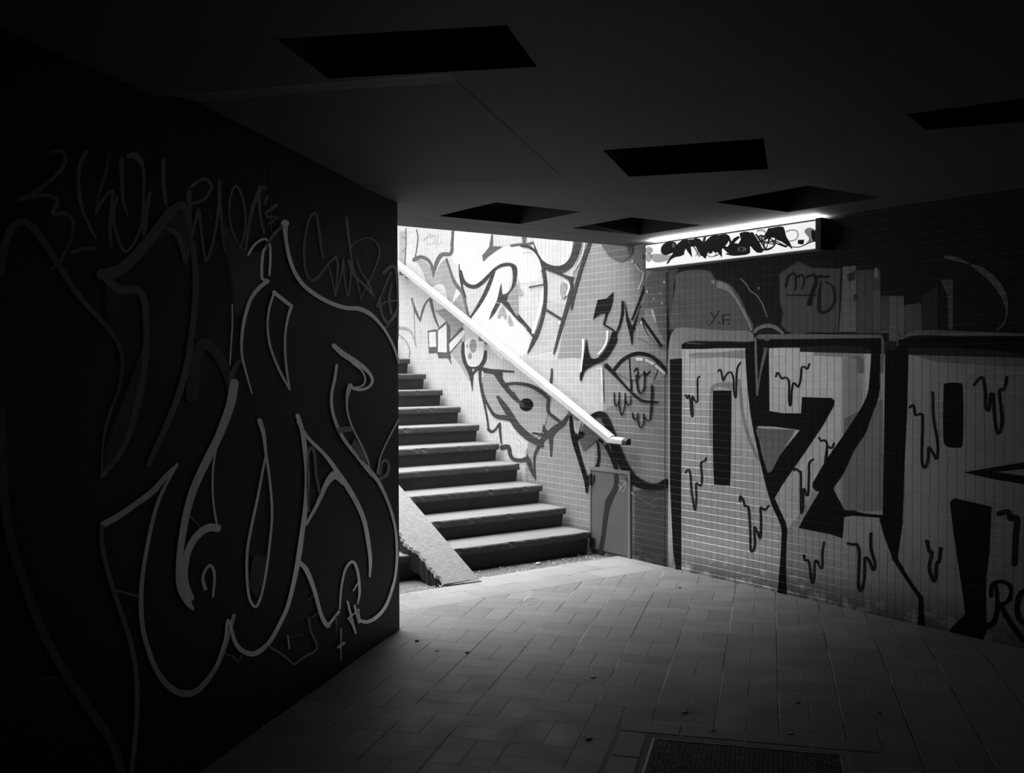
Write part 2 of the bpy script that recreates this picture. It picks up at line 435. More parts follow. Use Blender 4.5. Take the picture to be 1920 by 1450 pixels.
# landing on top
bm = bmesh.new(); box(bm, (SXL+.001, SY0+NS*TR+.05, NS*RI-.3), (XW-.002, YT+.198, NS*RI-.001)); fix(bm); link('landing', bm, m_tread, st)

# pram ramp laid over the steps
bm = bmesh.new(); sl = RI/TR; rnd = random.Random(5)
K = 320; ys = [5.762 + (SY0+NS*TR-5.762)*k/K for k in range(K+1)]
prev = None
for k, y in enumerate(ys):
    z = (y-5.79)*sl + .020
    z = max(z, .004)
    yr = y if k else y
    xl = 3.53 + (.026*(rnd.random()-.5) + .012*math.sin(k*.41+1) + .016*math.sin(k*.13) + .014*math.sin(k*.071+2))*min(1, k/4)
    xr = 3.845
    sec = [bm.verts.new(q) for q in ((xl+.01, yr + (0 if k else .03), -.03 if k < 4 else z-.16), (xl, yr + (0 if k else .02), z-.018), (xl+.014, yr+(0 if k else .02), z), (xr-.006, yr-(0 if k else .012), z), (xr, yr-(0 if k else .012), z-.006), (xr, yr-(0 if k else .012), -.03 if k < 4 else z-.16))]
    if prev:
        for j in range(5): bm.faces.new((prev[j], sec[j], sec[j+1], prev[j+1])).material_index = 1 if j in (0, 4) else 0  # side faces take the dark riser tone as painted shadow
    else: bm.faces.new(sec)
    prev = sec
bm.faces.new(prev); fix(bm)
m_ramp = plain('crumbling_ramp_concrete', .20, .9, bumpd=.012, bscale=42, var=.45, vscale=26)
link('ramp', bm, [m_ramp, m_riser], st, 'sloping concrete ramp with a crumbling left edge laid over the steps')
rebase(st)

# ------------------------------------------------------------------ crumbs and stones in the gutter, litter
m_stone = plain('pale_rubble', .5, .8, var=.4, vscale=30)
def pebble(bm, c, r, rnd):
    k = bmesh.ops.create_icosphere(bm, subdivisions=1, radius=r)
    sx, sy, sz = rnd.uniform(.7, 1.4), rnd.uniform(.7, 1.3), rnd.uniform(.4, .7)
    for v in k['verts']:
        v.co = Vector((v.co.x*sx*rnd.uniform(.8, 1.2), v.co.y*sy*rnd.uniform(.8, 1.2), v.co.z*sz)) + c
bm = bmesh.new(); rnd = random.Random(12)
for i in range(520):
    x = rnd.uniform(3.88, 5.19); y = rnd.uniform(5.90, 6.19)
    pebble(bm, Vector((x, y, -.026)), rnd.uniform(.0015, .006)*(1 if rnd.random() < .93 else 1.7), rnd)
for i in range(420):
    x = rnd.uniform(3.0, 3.56); y = rnd.uniform(5.66, 5.86)
    pebble(bm, Vector((x, y, .0005)), rnd.uniform(.0015, .005), rnd)
gr = link('gravel', bm, m_stone); gr['kind'] = 'stuff'; gr['label'] = 'pale grit and crumbs scattered along the foot of the stairs'; gr['category'] = 'gravel'
stones = [(1009, 1057, .017, 'largest pale stone in the gutter below the bottom step'), (1085, 1040, .012, 'flat pale chip in the gutter near the metal hatch'), (882, 1067, .011, 'small pale stone beside the foot of the ramp'), (938, 1063, .009, 'pale stone in the gutter between the ramp and the largest stone'), (1072, 1038, .010, 'chip of rubble under the right end of the bottom step')]
for u, v, r, lb in stones:
    c = onto(u, v, Vector((0, 0, 1)), -.02); bm = bmesh.new(); rr = random.Random(int(u))
    k = bmesh.ops.create_icosphere(bm, subdivisions=2, radius=r)
    for q in k['verts']: q.co = Vector((q.co.x*1.3*rr.uniform(.85, 1.15), q.co.y*rr.uniform(.85, 1.15), q.co.z*.6))
    o = link('stone', bm, m_stone); o.location = (c.x, c.y, -.028+r*.5); tag(o, lb, 'stone', 'pale stones in the gutter')
m_lit = plain('dry_litter', .55, .8, var=.4, vscale=60); m_litd = plain('dark_litter', .03, .8)
lits = [(819, 1221, .012, 0, 'pale crumb on the paving beside the pillar shadow'), (876, 1225, .011, 1, 'dark pellet on a paving joint right of the pillar'), (782, 1203, .012, 1, 'dark curled scrap near the pillar base'),
        (1068, 1079, .012, 0, 'pale scrap on the edge course before the gutter'), (1112, 1271, .014, 0, 'pale flake on the pavers in the middle of the floor'), (1283, 1337, .012, 0, 'bright crumb above the drain grate'),
        (1178, 1123, .010, 0, 'pale spot of litter in front of the metal hatch'), (1275, 1103, .011, 1, 'round dark pellet near the foot of the tiled wall'), (1104, 1387, .013, 0, 'pale smear of litter left of the drain grate'),
        (1495, 1318, .012, 0, 'bright crumb right of the middle of the floor'), (1648, 1336, .012, 0, 'pale flake on the floor at the right'), (1336, 1373, .014, 0, 'pale oval blob on the paver behind the grate'), (1483, 1378, .014, 0, 'pale oval blob right of the grate')]
for u, v, r, dk, lb in lits:
    c = onto(u, v, Vector((0, 0, 1)), 0); bm = bmesh.new(); rr = random.Random(int(u))
    k = bmesh.ops.create_icosphere(bm, subdivisions=2, radius=r)
    for q in k['verts']: q.co = Vector((q.co.x*1.2*rr.uniform(.8, 1.2), q.co.y*.8*rr.uniform(.8, 1.2), q.co.z*.3))
    o = link('litter_scrap', bm, m_litd if dk else m_lit); o.location = (c.x, c.y, r*.3); tag(o, lb, 'litter', 'scraps of litter on the paving')

# ------------------------------------------------------------------ handrail
m_rail = plain('white_rail_paint', .42, .5, bumpd=.0008, var=.30, vscale=16)
m_capd = plain('black_rail_cap', .02, .5)
hr = thing('handrail', 'white painted handrail on the tiled wall beside the stairs', 'handrail', (5.17, 5.72, .92))
RXc = 5.169
def railbar(bm, a, b, w=.030, h=.034):
    a, b = Vector(a), Vector(b); d = (b-a).normalized(); up = Vector((1, 0, 0)).cross(d).normalized()
    if up.z < 0: up = -up
    sx = Vector((1, 0, 0))
    sec = [(-w, -h*.75), (-w*.85, h*.35), (-w*.1, h), (w*.85, h), (w, h*.6), (w, -h*.8), (w*.6, -h), (-w*.7, -h)]
    A = [bm.verts.new(a + sx*p + up*q) for p, q in sec]; B = [bm.verts.new(b + sx*p + up*q) for p, q in sec]
    bm.faces.new(A); bm.faces.new(B[::-1])
    for i in range(8): j = (i+1) % 8; bm.faces.new((A[j], A[i], B[i], B[j]))
TOPY = 11.6
bm = bmesh.new(); railbar(bm, (RXc, 5.90, .925), (RXc, TOPY, .925+(TOPY-5.90)*sl)); fix(bm); link('rail_bar', bm, m_rail, hr)
bm = bmesh.new(); railbar(bm, (RXc, 5.745, .918), (RXc, 5.93, .922), .030, .026); fix(bm); link('rail_end', bm, m_rail, hr)
bm = bmesh.new(); railbar(bm, (RXc, 5.700, .916), (RXc, 5.745, .918), .027, .024); fix(bm); link('end_cap', bm, m_capd, hr)
for yb in (5.97, 6.42, 7.75, 9.25, 10.7):
    zb = .925 + (yb-5.90)*sl - .03
    bm = bmesh.new()
    box(bm, (RXc-.006, yb-.012, zb-.05), (RXc+.006, yb+.012, zb+.002)); box(bm, (RXc-.006, yb-.010, zb-.056), (XW-.004, yb+.010, zb-.044))
    box(bm, (XW-.008, yb-.03, zb-.085), (XW-.0005+.0, yb+.03, zb-.015)); fix(bm); link('bracket', bm, m_gm, hr)
rebase(hr)

# ------------------------------------------------------------------ metal hatch in the tiled wall
m_hatch = plain('painted_sheet_metal', .13, .4, .0, bumpd=.0008, bscale=8, var=.25, vscale=3)
m_hdark = plain('black_hinge', .03, .5)
ht = thing('metal_hatch', 'grey sheet metal hatch at the bottom of the tiled wall beside the stairs', 'hatch', (XW, 5.99, 0))
bm = bmesh.new(); box(bm, (XW-.012, 5.775, .012), (XW-.0005, 6.222, .655), 0, .003); fix(bm); link('panel', bm, m_hatch, ht)
bm = bmesh.new()
box(bm, (XW-.018, 5.750, 0), (XW-.0002, 5.775, .682)); box(bm, (XW-.018, 6.222, .0), (XW-.0002, 6.240, .682)); box(bm, (XW-.018, 5.775, .655), (XW-.0002, 6.222, .682))
fix(bm); m_hfr = plain('hatch_frame', .2, .45, var=.2); link('frame', bm, m_hfr, ht)
for zb in (.53, .02):
    bm = bmesh.new(); box(bm, (XW-.034, 6.205, zb), (XW-.016, 6.222, zb+.095), 0, .003); fix(bm)
    box(bm, (XW-.022, 6.175, zb+.03), (XW-.012, 6.206, zb+.085)); fix(bm); link('hinge', bm, m_hdark, ht)
rebase(ht)

# ------------------------------------------------------------------ wall lamp
LY0, LY1, LZ0, LZ1, LX = 3.895, 5.505, 2.222, 2.408, XW-.12
m_body = plain('lamp_housing', .30, .5, var=.2); m_bodyd = plain('dark_end_plate', .05, .6)
lp = thing('wall_lamp', 'long lit box lamp scrawled with black graffiti under the ceiling', 'lamp', (XW-.06, 4.7, LZ0))
bm = bmesh.new()
box(bm, (LX+.012, LY0+.03, LZ0), (XW-.0005, LY1-.03, LZ0+.012)); box(bm, (XW-.02, LY0+.03, LZ0+.012), (XW-.0005, LY1-.03, LZ1)); fix(bm)
link('housing', bm, m_body, lp)
m_lens = emit('lit_acrylic', .82)
bm = bmesh.new()
box(bm, (LX, LY0+.045, LZ0+.004), (LX+.012, LY1-.040, LZ1-.012), 0, .003); fix(bm)
lens = link('diffuser', bm, m_lens, lp)
bm = bmesh.new(); box(bm, (LX+.034, LY0+.06, LZ1-.010), (XW-.03, LY1-.06, LZ1-.004)); fix(bm)
link('tube', bm, emit('lit_tube', 120.0, 1.), lp)
bm = bmesh.new(); box(bm, (LX-.002, LY0+.03, LZ1-.012), (LX+.020, LY1-.03, LZ1-.003)); fix(bm); link('top_rail', bm, plain('lamp_rail', .16, .6), lp)
bm = bmesh.new(); box(bm, (LX-.004, LY1-.040, LZ0-.004), (XW-.0005, LY1, LZ1), 0, .006); fix(bm); link('end_cap', bm, m_body, lp, 'grey end cap with a slot')
bm = bmesh.new(); box(bm, (LX-.006, LY0, LZ0-.006), (XW-.0005, LY0+.045, LZ1+.004), 0, .006); fix(bm); link('end_cap', bm, m_bodyd, lp, 'dark end cap')
rebase(lp)

# ------------------------------------------------------------------ graffiti: coats of paint on the walls, surveyed stroke by stroke
ZM = {'P': (0, 0, 1), 'L1': (0, 250, 2.23), 'L2': (0, 800, 2.23), 'L3': (350, 250, 2.9), 'L4': (350, 700, 2.636),
      'S5': (740, 400, 4.531), 'S6': (980, 430, 4.393), 'S7': (740, 640, 5.577), 'S8': (900, 680, 3.624),
      'R4': (1180, 380, 4.571), 'R5': (1240, 600, 2.636), 'R6': (1580, 560, 2.132), 'R7': (1500, 450, 4.571), 'Q4': (1200, 384, 4.873)}
def spline(p, closed=False, k=7):
    n = len(p)
    if n < 3: return [Vector(q) for q in p]
    out = []
    for i in range(n if closed else n-1):
        if closed: a, b, c, d = (Vector(p[(i+j) % n]) for j in (-1, 0, 1, 2))
        else: a, b, c, d = (Vector(p[min(max(i+j, 0), n-1)]) for j in (-1, 0, 1, 2))
        for s in range(k):
            t = s/k
            out.append(.5*((2*b) + (c-a)*t + (2*a-5*b+4*c-d)*t*t + (3*b-a-3*c+d)*t*t*t))
    if not closed: out.append(Vector(p[-1]))
    return out
class Surf:
    def __init__(s, n, d, mat, parent, step=7e-5):
        s.n, s.d, s.mat, s.parent, s.step, s.k = n, d, mat, parent, step, 1
    def put(s, bm, pts, faces, off, mi):
        vs = [bm.verts.new(onto(q[0], q[1], s.n, s.d + off + (q[2] if len(q) > 2 else 0.))) for q in pts]
        for f in faces:
            if len(set(f)) < 3: continue
            try: fc = bm.faces.new([vs[i] for i in f])
            except ValueError: continue
            fc.material_index = mi; fc.normal_update()
            if fc.normal.dot(s.n)*s.sgn < 0: fc.normal_flip()
    def piece(s, name, label, shapes):
        bm = bmesh.new(); mats = []; sgn = s.sgn
        for sh in shapes:
            kind, zm, pts, tone = sh[:4]; x0, y0, sc = ZM[zm]
            key = tone if isinstance(tone, tuple) else (tone, 1.)
            m = s.mat(*key)
            if m not in mats: mats.append(m)
            mi = mats.index(m); off = sgn*(4e-4 + s.step*s.k); s.k += 1
            P = [(x0 + a/sc, y0 + b/sc) for a, b in pts]
            if kind == 'p' or kind == 'b':        # straight polygon / smooth blob
                Q = [Vector(q) for q in P] if kind == 'p' else spline(P, True, 6)
                s.put(bm, [(q.x, q.y) for q in Q], tessellate_polygon([[Vector((q.x, q.y, 0)) for q in Q]]), off, mi)
            elif kind == 'm':                      # mist: thin films of growing size
                Q0 = spline(P, True, 6); cx = sum(q.x for q in Q0)/len(Q0); cy = sum(q.y for q in Q0)/len(Q0)
                for j in range(5):
                    f_ = 1.12 - .09*j
                    Q = [Vector((cx+(q.x-cx)*f_, cy+(q.y-cy)*f_)) for q in Q0]
                    s.put(bm, [(q.x, q.y) for q in Q], tessellate_polygon([[Vector((q.x, q.y, 0)) for q in Q]]), off + sgn*j*1.2e-5, mi)
            elif kind == 'e':                      # ellipse: centre, radii
                (cx, cy), (rx, ry) = P[0], (pts[1][0]/sc, pts[1][1]/sc)
                Q = [(cx + rx*math.cos(t*math.tau/28), cy + ry*math.sin(t*math.tau/28)) for t in range(28)]
                s.put(bm, Q, [tuple(range(28))], off, mi)
            else:                                  # stroke
                w = sh[4]; ws = [w]*len(P) if isinstance(w, (int, float)) else list(w)
                if len(ws) < len(P): ws = [ws[0] + (ws[-1]-ws[0])*i/(len(P)-1) for i in range(len(P))] if len(ws) == 2 else (ws + [ws[-1]]*len(P))[:len(P)]
                D3 = [(a, b, c/sc) for (a, b), c in zip(P, ws)]
                Q = spline(D3, False, 7 if kind == 's' else 1)
                n = len(Q); V = []; F = []
                for i, q in enumerate(Q):
                    t = (Q[min(i+1, n-1)] - Q[max(i-1, 0)]); t = Vector((t.x, t.y))
                    t = t.normalized() if t.length > 1e-9 else Vector((1, 0))
                    h = max(.3, q.z/2); z = sgn*2.2e-5*i/n; V += [(q.x - t.y*h, q.y + t.x*h, z), (q.x + t.y*h, q.y - t.x*h, z)]
                    if i: F.append((2*i-2, 2*i-1, 2*i+1, 2*i))
                for idx in (0, n-1):               # round ends
                    b0 = len(V); q = Q[idx]; h = max(.3, q.z/2); o_ = Q[1] if idx == 0 else Q[n-2]
                    th = math.atan2(q.y-o_.y, q.x-o_.x); z = 0. if idx == 0 else sgn*2.2e-5*(n-1)/n
                    V += [(q.x + h*math.cos(th + (a-5)*math.pi/10), q.y + h*math.sin(th + (a-5)*math.pi/10), z) for a in range(11)]
                    F.append(tuple(range(b0, b0+11)))
                if kind == 'l':                    # discs at the corners of a straight-line stroke
                    for q in Q[1:-1]:
                        b0 = len(V); h = max(.3, q.z/2)
                        V += [(q.x + h*math.cos(a*math.tau/10), q.y + h*math.sin(a*math.tau/10), sgn*3.4e-5) for a in range(10)]
                        F.append(tuple(range(b0, b0+10)))
                s.put(bm, V, F, off, mi)
        return link(name, bm, mats, s.parent, label)
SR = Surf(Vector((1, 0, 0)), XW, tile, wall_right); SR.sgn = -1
SL = Surf(NV, NV.dot(CORNER), plaster, wall_left); SL.sgn = 1

# ---- plastered wall on the left
a, b, c = .58, .46, .34
SL.piece('graffiti_tag', 'thin silver tag scrawled along the top left', [
 ('s', 'L1', [(210,80),(255,75),(275,110),(250,160),(190,215),(130,255),(80,278),(150,262),(215,262),(240,290),(220,335),(270,335),(305,370),(300,430),(275,490),(250,540),(220,565)], c, 16),
 ('s', 'L1', [(300,500),(350,485),(400,480)], c, 16),
 ('s', 'L1', [(360,80),(335,130),(328,220),(345,320),(380,400),(400,435)], b, [18,12]),
 ('s', 'L1', [(455,90),(440,170),(415,250),(400,335)], c, 14), ('s', 'L1', [(400,335),(430,280),(470,240),(465,320),(460,400),(465,475)], b, 14),
 ('s', 'L1', [(490,265),(475,340),(490,430),(525,495),(565,450),(595,370),(600,270),(602,180),(590,125),(550,95),(535,100)], b, 13),
 ('s', 'L1', [(508,110),(510,200),(515,280),(533,340)], b, [20,10]),
 ('s', 'L1', [(625,250),(612,340),(605,450),(650,400),(700,320)], b, 18), ('s', 'L1', [(683,115),(683,200),(690,270),(700,315)], b, [20,12]),
 ('s', 'L1', [(540,95),(570,92),(592,125)], b, 20)])
SL.piece('graffiti_tag', 'loops and peaks of the silver tag above the big letters', [
 ('s', 'L3', [(15,310),(5,350),(20,380),(70,372),(110,345),(135,290),(110,252),(70,258),(25,290)], b, 17),
 ('s', 'L3', [(18,320),(20,400),(15,500),(8,620),(0,690),(30,560),(50,470),(65,415),(80,540),(95,650),(108,690),(135,620),(160,500),(175,380),(178,260)], b, [14,16]),
 ('s', 'L3', [(178,260),(182,380),(190,480),(200,560),(215,640)], b, [12,22]),
 ('s', 'L3', [(265,690),(295,620),(318,520),(318,420),(300,340),(268,285),(240,340),(232,430),(245,520),(275,590),(320,650)], b, 12),
 ('s', 'L3', [(400,300),(360,400),(335,520),(318,660)], b, [26,14]), ('s', 'L3', [(392,320),(398,420),(408,490),(422,545)], b, [20,12]),
 ('l', 'L3', [(421,180),(421,340)], c, 4), ('l', 'L3', [(395,290),(435,297)], b, 15), ('l', 'L3', [(437,345),(425,385)], b, 12),
 ('l', 'L3', [(490,390),(430,435),(440,455),(498,458),(450,490)], b, 16), ('l', 'L3', [(461,350),(461,540)], c, 4)])
SL.piece('graffiti_tag', 'small silver tag of joined letters left of the pillar edge', [
 ('s', 'L3', [(742,678),(728,600),(716,500),(700,435),(665,470),(645,560),(638,660),(650,760),(680,800),(720,775),(770,710),(812,672)], b, 14),
 ('s', 'L3', [(812,672),(822,720),(815,810),(808,885),(790,790),(770,720)], b, [14,8]), ('s', 'L3', [(808,885),(835,790),(852,685)], b, 9),
 ('s', 'L3', [(852,685),(858,790),(877,885),(892,780),(890,700)], b, 10), ('s', 'L3', [(868,455),(880,560),(890,640),(905,740),(930,820),(950,912)], b, [15,8]),
 ('s', 'L3', [(890,630),(920,590),(980,570),(1030,590),(1048,650),(1030,720),(990,810),(950,890)], c, 9),
 ('s', 'L3', [(925,680),(945,750),(985,810),(1015,885)], b, 10), ('s', 'L3', [(878,690),(910,770),(960,820),(1015,880)], b, 14),
 ('s', 'L3', [(1070,760),(1110,725),(1140,750),(1148,900),(1148,1120)], b, [20,9]), ('s', 'L3', [(1112,755),(1070,850),(1035,942),(1090,915),(1146,910)], b, 10),
 ('s', 'L3', [(1115,820),(1100,900),(1112,980)], b, 12), ('s', 'L3', [(1050,900),(1060,980),(1095,1030),(1140,970),(1148,930)], b, 15), ('s', 'L3', [(1142,985),(1080,1060)], b, 10)])
SL.piece('graffiti_fill', 'misty silver wedge between the tall letters', [
 ('m', 'L3', [(205,490),(240,555),(300,630),(355,690),(405,730),(420,800),(370,850),(320,915),(290,962),(262,955),(250,850),(228,720),(198,600)], (0.50, .30)),
 ('m', 'L3', [(210,560),(300,640),(420,640),(440,600),(410,700),(330,720),(240,680)], (0.41, .30)),
 ('m', 'L1', [(445,615),(510,665),(520,800),(519,930),(500,895),(452,800),(442,700)], (0.31, .30)),
 ('m', 'L1', [(592,915),(603,1000),(575,1150),(535,1270),(480,1345),(442,1400),(452,1290),(500,1150),(552,1020)], (0.46, .30)),
 ('m', 'L3', [(475,885),(530,930),(520,1010),(492,1100),(455,1125),(444,1020),(455,930)], (0.27, .30)),
 ('m', 'L1', [(640,460),(700,340),(740,300),(785,320),(800,480),(775,540),(750,440),(700,415)], (0.46, .30)),
 ('s', 'L3', [(30,1430),(45,1250),(85,1150),(140,1170),(200,1260),(240,1380),(255,1450)], 0.14, [70,40]),
 ('s', 'L3', [(235,1340),(270,1260),(295,1240)], 0.36, 26)])
SL.piece('graffiti_letter', 'leftmost tall silver letter with a leaf shaped fill', [
 ('s', 'L1', [(0,590),(20,470),(50,395),(95,368),(140,400),(200,480),(250,560),(330,680),(420,780),(470,840),(505,910),(510,1000),(490,1090),(450,1200),(430,1310),(425,1440)], .34, [34,34,34,34,32,30,26,24,22,20,16,14,12,11,10,10]),
 ('s', 'L1', [(430,590),(500,570),(570,510),(640,425),(700,345),(745,305),(775,310),(792,370),(798,450)], .34, [50,48,46,44,40,34,30,24,18]),
 ('s', 'L1', [(700,400),(740,425),(762,480),(775,535)], .34, [24,20]),
 ('s', 'L1', [(806,460),(818,600),(815,720),(800,850),(785,950),(755,1070),(710,1190),(655,1310),(620,1388)], .34, [24,26,26,26,26,28,26,24,20]),
 ('s', 'L1', [(440,600),(480,640),(520,655),(570,655),(600,690),(610,760),(612,880),(600,1010),(575,1130),(545,1240),(500,1340),(430,1430)], .34, [36,36,34,32,30,28,28,28,28,26,24,20]),
 ('s', 'L2', [(5,-60),(10,120),(18,300),(52,500),(110,680),(180,860),(260,1010),(350,1150),(430,1260),(480,1350),(505,1450)], 0.23, 38)])
SL.piece('graffiti_letter', 'long sagging silver loops at the lower left', [
 ('s', 'L2', [(740,160),(700,200),(640,270),(560,330),(490,378),(432,410)], 0.64, [8,18,26,24,26,28]),
 ('s', 'L2', [(740,160),(690,250),(650,350),(620,480),(597,620),(590,760),(605,880),(650,1010),(710,1090),(775,1118),(830,1100),(889,1030),(930,950),(962,850),(978,790)], 0.64, [12,14,15,16,17,20,20,22,26,28,24,20,18,16,15]),
 ('s', 'L2', [(425,420),(428,500),(455,620),(500,760),(545,900),(570,1040),(573,1180),(565,1300),(548,1450)], 0.51, 20),
 ('s', 'L2', [(480,685),(580,712)], 0.46, 10), ('s', 'L2', [(165,1050),(280,1055)], 0.23, 8)])
SL.piece('graffiti_letter', 'broad silver hook with a small curl inside', [
 ('s', 'L4', [(235,50),(220,140),(195,220),(150,330),(95,440),(40,560),(5,670),(-20,800),(-35,930),(-30,1050),(5,1130),(30,1165)], 0.69, [44,44,42,40,40,38,36,34,34,40,34,16]),
 ('s', 'L4', [(152,342),(133,450),(128,560),(135,660),(148,740)], 0.78, 10),
 ('s', 'L4', [(150,765),(105,765),(55,800),(15,860),(-5,930),(-12,1010),(5,1075),(20,1110)], 0.74, [40,38,36,34,34,36,34,34]),
 ('s', 'L4', [(8,700),(70,762)], 0.57, 8), ('s', 'L4', [(92,1065),(80,1015),(95,970),(120,952),(138,1000),(130,1105)], 0.69, [20,16,14,16,14,10])])
SL.piece('graffiti_letter', 'silver outlined letter shaped like a long drop', [
 ('s', 'L4', [(360,235),(380,300),(392,400),(412,540),(422,700),(410,850),(390,1000),(365,1110),(340,1155),(310,1110),(298,1000),(300,880),(320,760),(350,620),(375,490),(390,410)], 0.83, [24,20,14,12,12,12,12,12,14,14,14,14,14,13,12,10]),
 ('p', 'L4', [(305,1050),(330,900),(400,910),(370,1050),(345,1110)], 0.16)])
SL.piece('graffiti_letter', 'central silver outlined letter sweeping down in a round bowl', [
 ('s', 'L3', [(440,805),(390,845),(345,910),(315,1010),(300,1110),(300,1200),(320,1290),(355,1415)], 0.78, [22,22,20,18,16,14,12,8]),
 ('s', 'L3', [(248,930),(248,1050),(240,1180),(235,1260)], 0.69, 8),
 ('s', 'L3', [(335,660),(370,605),(420,575),(450,600),(455,680),(450,770)], 0.69, 13), ('s', 'L3', [(445,600),(415,650),(408,740),(412,790),(440,800)], 0.69, 15),
 ('s', 'L4', [(548,210),(570,280),(585,380),(595,500),(590,640),(572,780),(555,900),(535,1010),(500,1150),(450,1260),(400,1340),(340,1385),(285,1378),(240,1330),(205,1220),(190,1320),(150,1440)], 0.92, [20,22,24,24,24,24,26,22,20,20,22,26,24,20,14,14,14]),
 ('s', 'L4', [(550,240),(600,320),(680,400),(740,480),(800,570),(850,660),(880,740),(900,850),(908,930),(905,1005)], 0.92, [14,16,18,22,26,24,22,20,16,10]),
 ('s', 'L4', [(590,748),(640,660),(685,560),(715,515),(740,505),(775,545)], 0.92, [14,18,24,36,40,20]),
 ('s', 'L4', [(600,400),(615,368),(632,400),(640,500),(658,590)], 0.51, 14), ('s', 'L4', [(600,420),(598,560),(604,680)], 0.51, 12)])
SL.piece('graffiti_letter', 'silver outlined letter with a thin leaf shaped eye', [
 ('s', 'L3', [(475,865),(520,902),(570,940)], 0.83, 20), ('s', 'L3', [(570,940),(547,1020),(535,1120),(540,1250),(560,1392)], 0.78, [18,14,13,12,12]),
 ('s', 'L3', [(560,1392),(500,1280),(455,1160),(440,1050),(450,950),(475,870)], 0.78, 12)])
SL.piece('graffiti_letter', 'rightmost silver letter with a curled hook and a long back', [
 ('s', 'L3', [(535,490),(540,580),(560,680),(590,760),(640,830),(720,890),(800,930),(870,950),(940,955),(1000,985),(1050,1035),(1090,1090),(1130,1170),(1155,1250)], 0.78, [30,20,20,20,22,22,22,22,24,22,16,14,13,12]),
 ('e', 'L3', [(535,490),(22,20)], 0.78), ('s', 'L3', [(520,505),(470,555),(430,615)], 0.46, 18),
 ('s', 'L3', [(800,1155),(850,1200),(920,1245),(980,1290),(1010,1340),(990,1380),(940,1395),(890,1380)], 0.83, [24,30,30,20,16,14,16,18]),
 ('s', 'L3', [(900,1250),(950,1290),(970,1330),(960,1370),(910,1385)], 0.83, 9),
 ('s', 'L4', [(808,62),(798,95),(792,140),(797,200),(820,270),(870,370),(895,430),(905,475)], 0.74, [24,20,12,9,9,9,9,8]),
 ('s', 'L4', [(742,-40),(732,30),(716,110),(720,180),(740,250),(780,330),(850,420),(905,485),(950,540),(1000,650),(1032,770),(1040,900),(1032,1000),(1015,1070),(985,1150),(940,1205),(890,1230),(855,1222)], 0.83, [13,14,14,15,17,18,18,24,18,14,13,13,13,14,16,18,18,16]),
 ('s', 'L4', [(1048,230),(1000,320),(960,410),(942,495)], 0.69, 7), ('s', 'L4', [(755,282),(805,276)], 0.46, 28),
 ('p', 'L4', [(815,355),(830,320),(880,400),(890,440),(860,430)], 0.37), ('s', 'L4', [(960,520),(990,500),(1000,460),(985,430),(962,450),(955,500)], 0.34, 16)])
SL.piece('graffiti_letter', 'silver zigzag and small tag at the foot of the dark wall', [
 ('s', 'L4', [(548,930),(590,970),(630,1070),(660,1180),(680,1228),(698,1248)], 0.87, [20,24,20,18,22,24]), ('s', 'L4', [(698,1248),(725,1215),(752,1180)], 0.83, 14),
 ('s', 'L4', [(757,1165),(765,1060),(785,970),(820,932),(845,980),(855,1080),(845,1140)], 0.78, [9,10,12,14,14,12,8]),
 ('l', 'L4', [(845,1040),(825,1075)], 0.69, 8), ('l', 'L4', [(795,1130),(835,1285),(800,1212),(850,1170),(855,1230)], 0.78, 11), ('l', 'L4', [(830,1150),(840,1190),(852,1232)], 0.69, 12),
 ('l', 'L4', [(763,1265),(763,1420)], 0.69, 6), ('l', 'L4', [(750,1355),(778,1335)], 0.69, 14), ('l', 'L4', [(740,1200),(740,1280)], 0.34, 7),
 ('s', 'L4', [(605,1210),(612,1270),(645,1358),(590,1398),(530,1440)], 0.57, 11), ('s', 'L4', [(530,1440),(470,1390),(405,1350)], 0.57, 11),
 ('l', 'L4', [(180,1385),(230,1400),(255,1428),(270,1400)], 0.34, 9), ('l', 'L4', [(500,1300),(508,1362)], 0.78, 7), ('l', 'L4', [(500,1310),(580,1290)], 0.18, 6),
 ('l', 'L4', [(605,1120),(625,1100)], 0.34, 7), ('l', 'L4', [(620,1205),(650,1185)], 0.34, 7)])

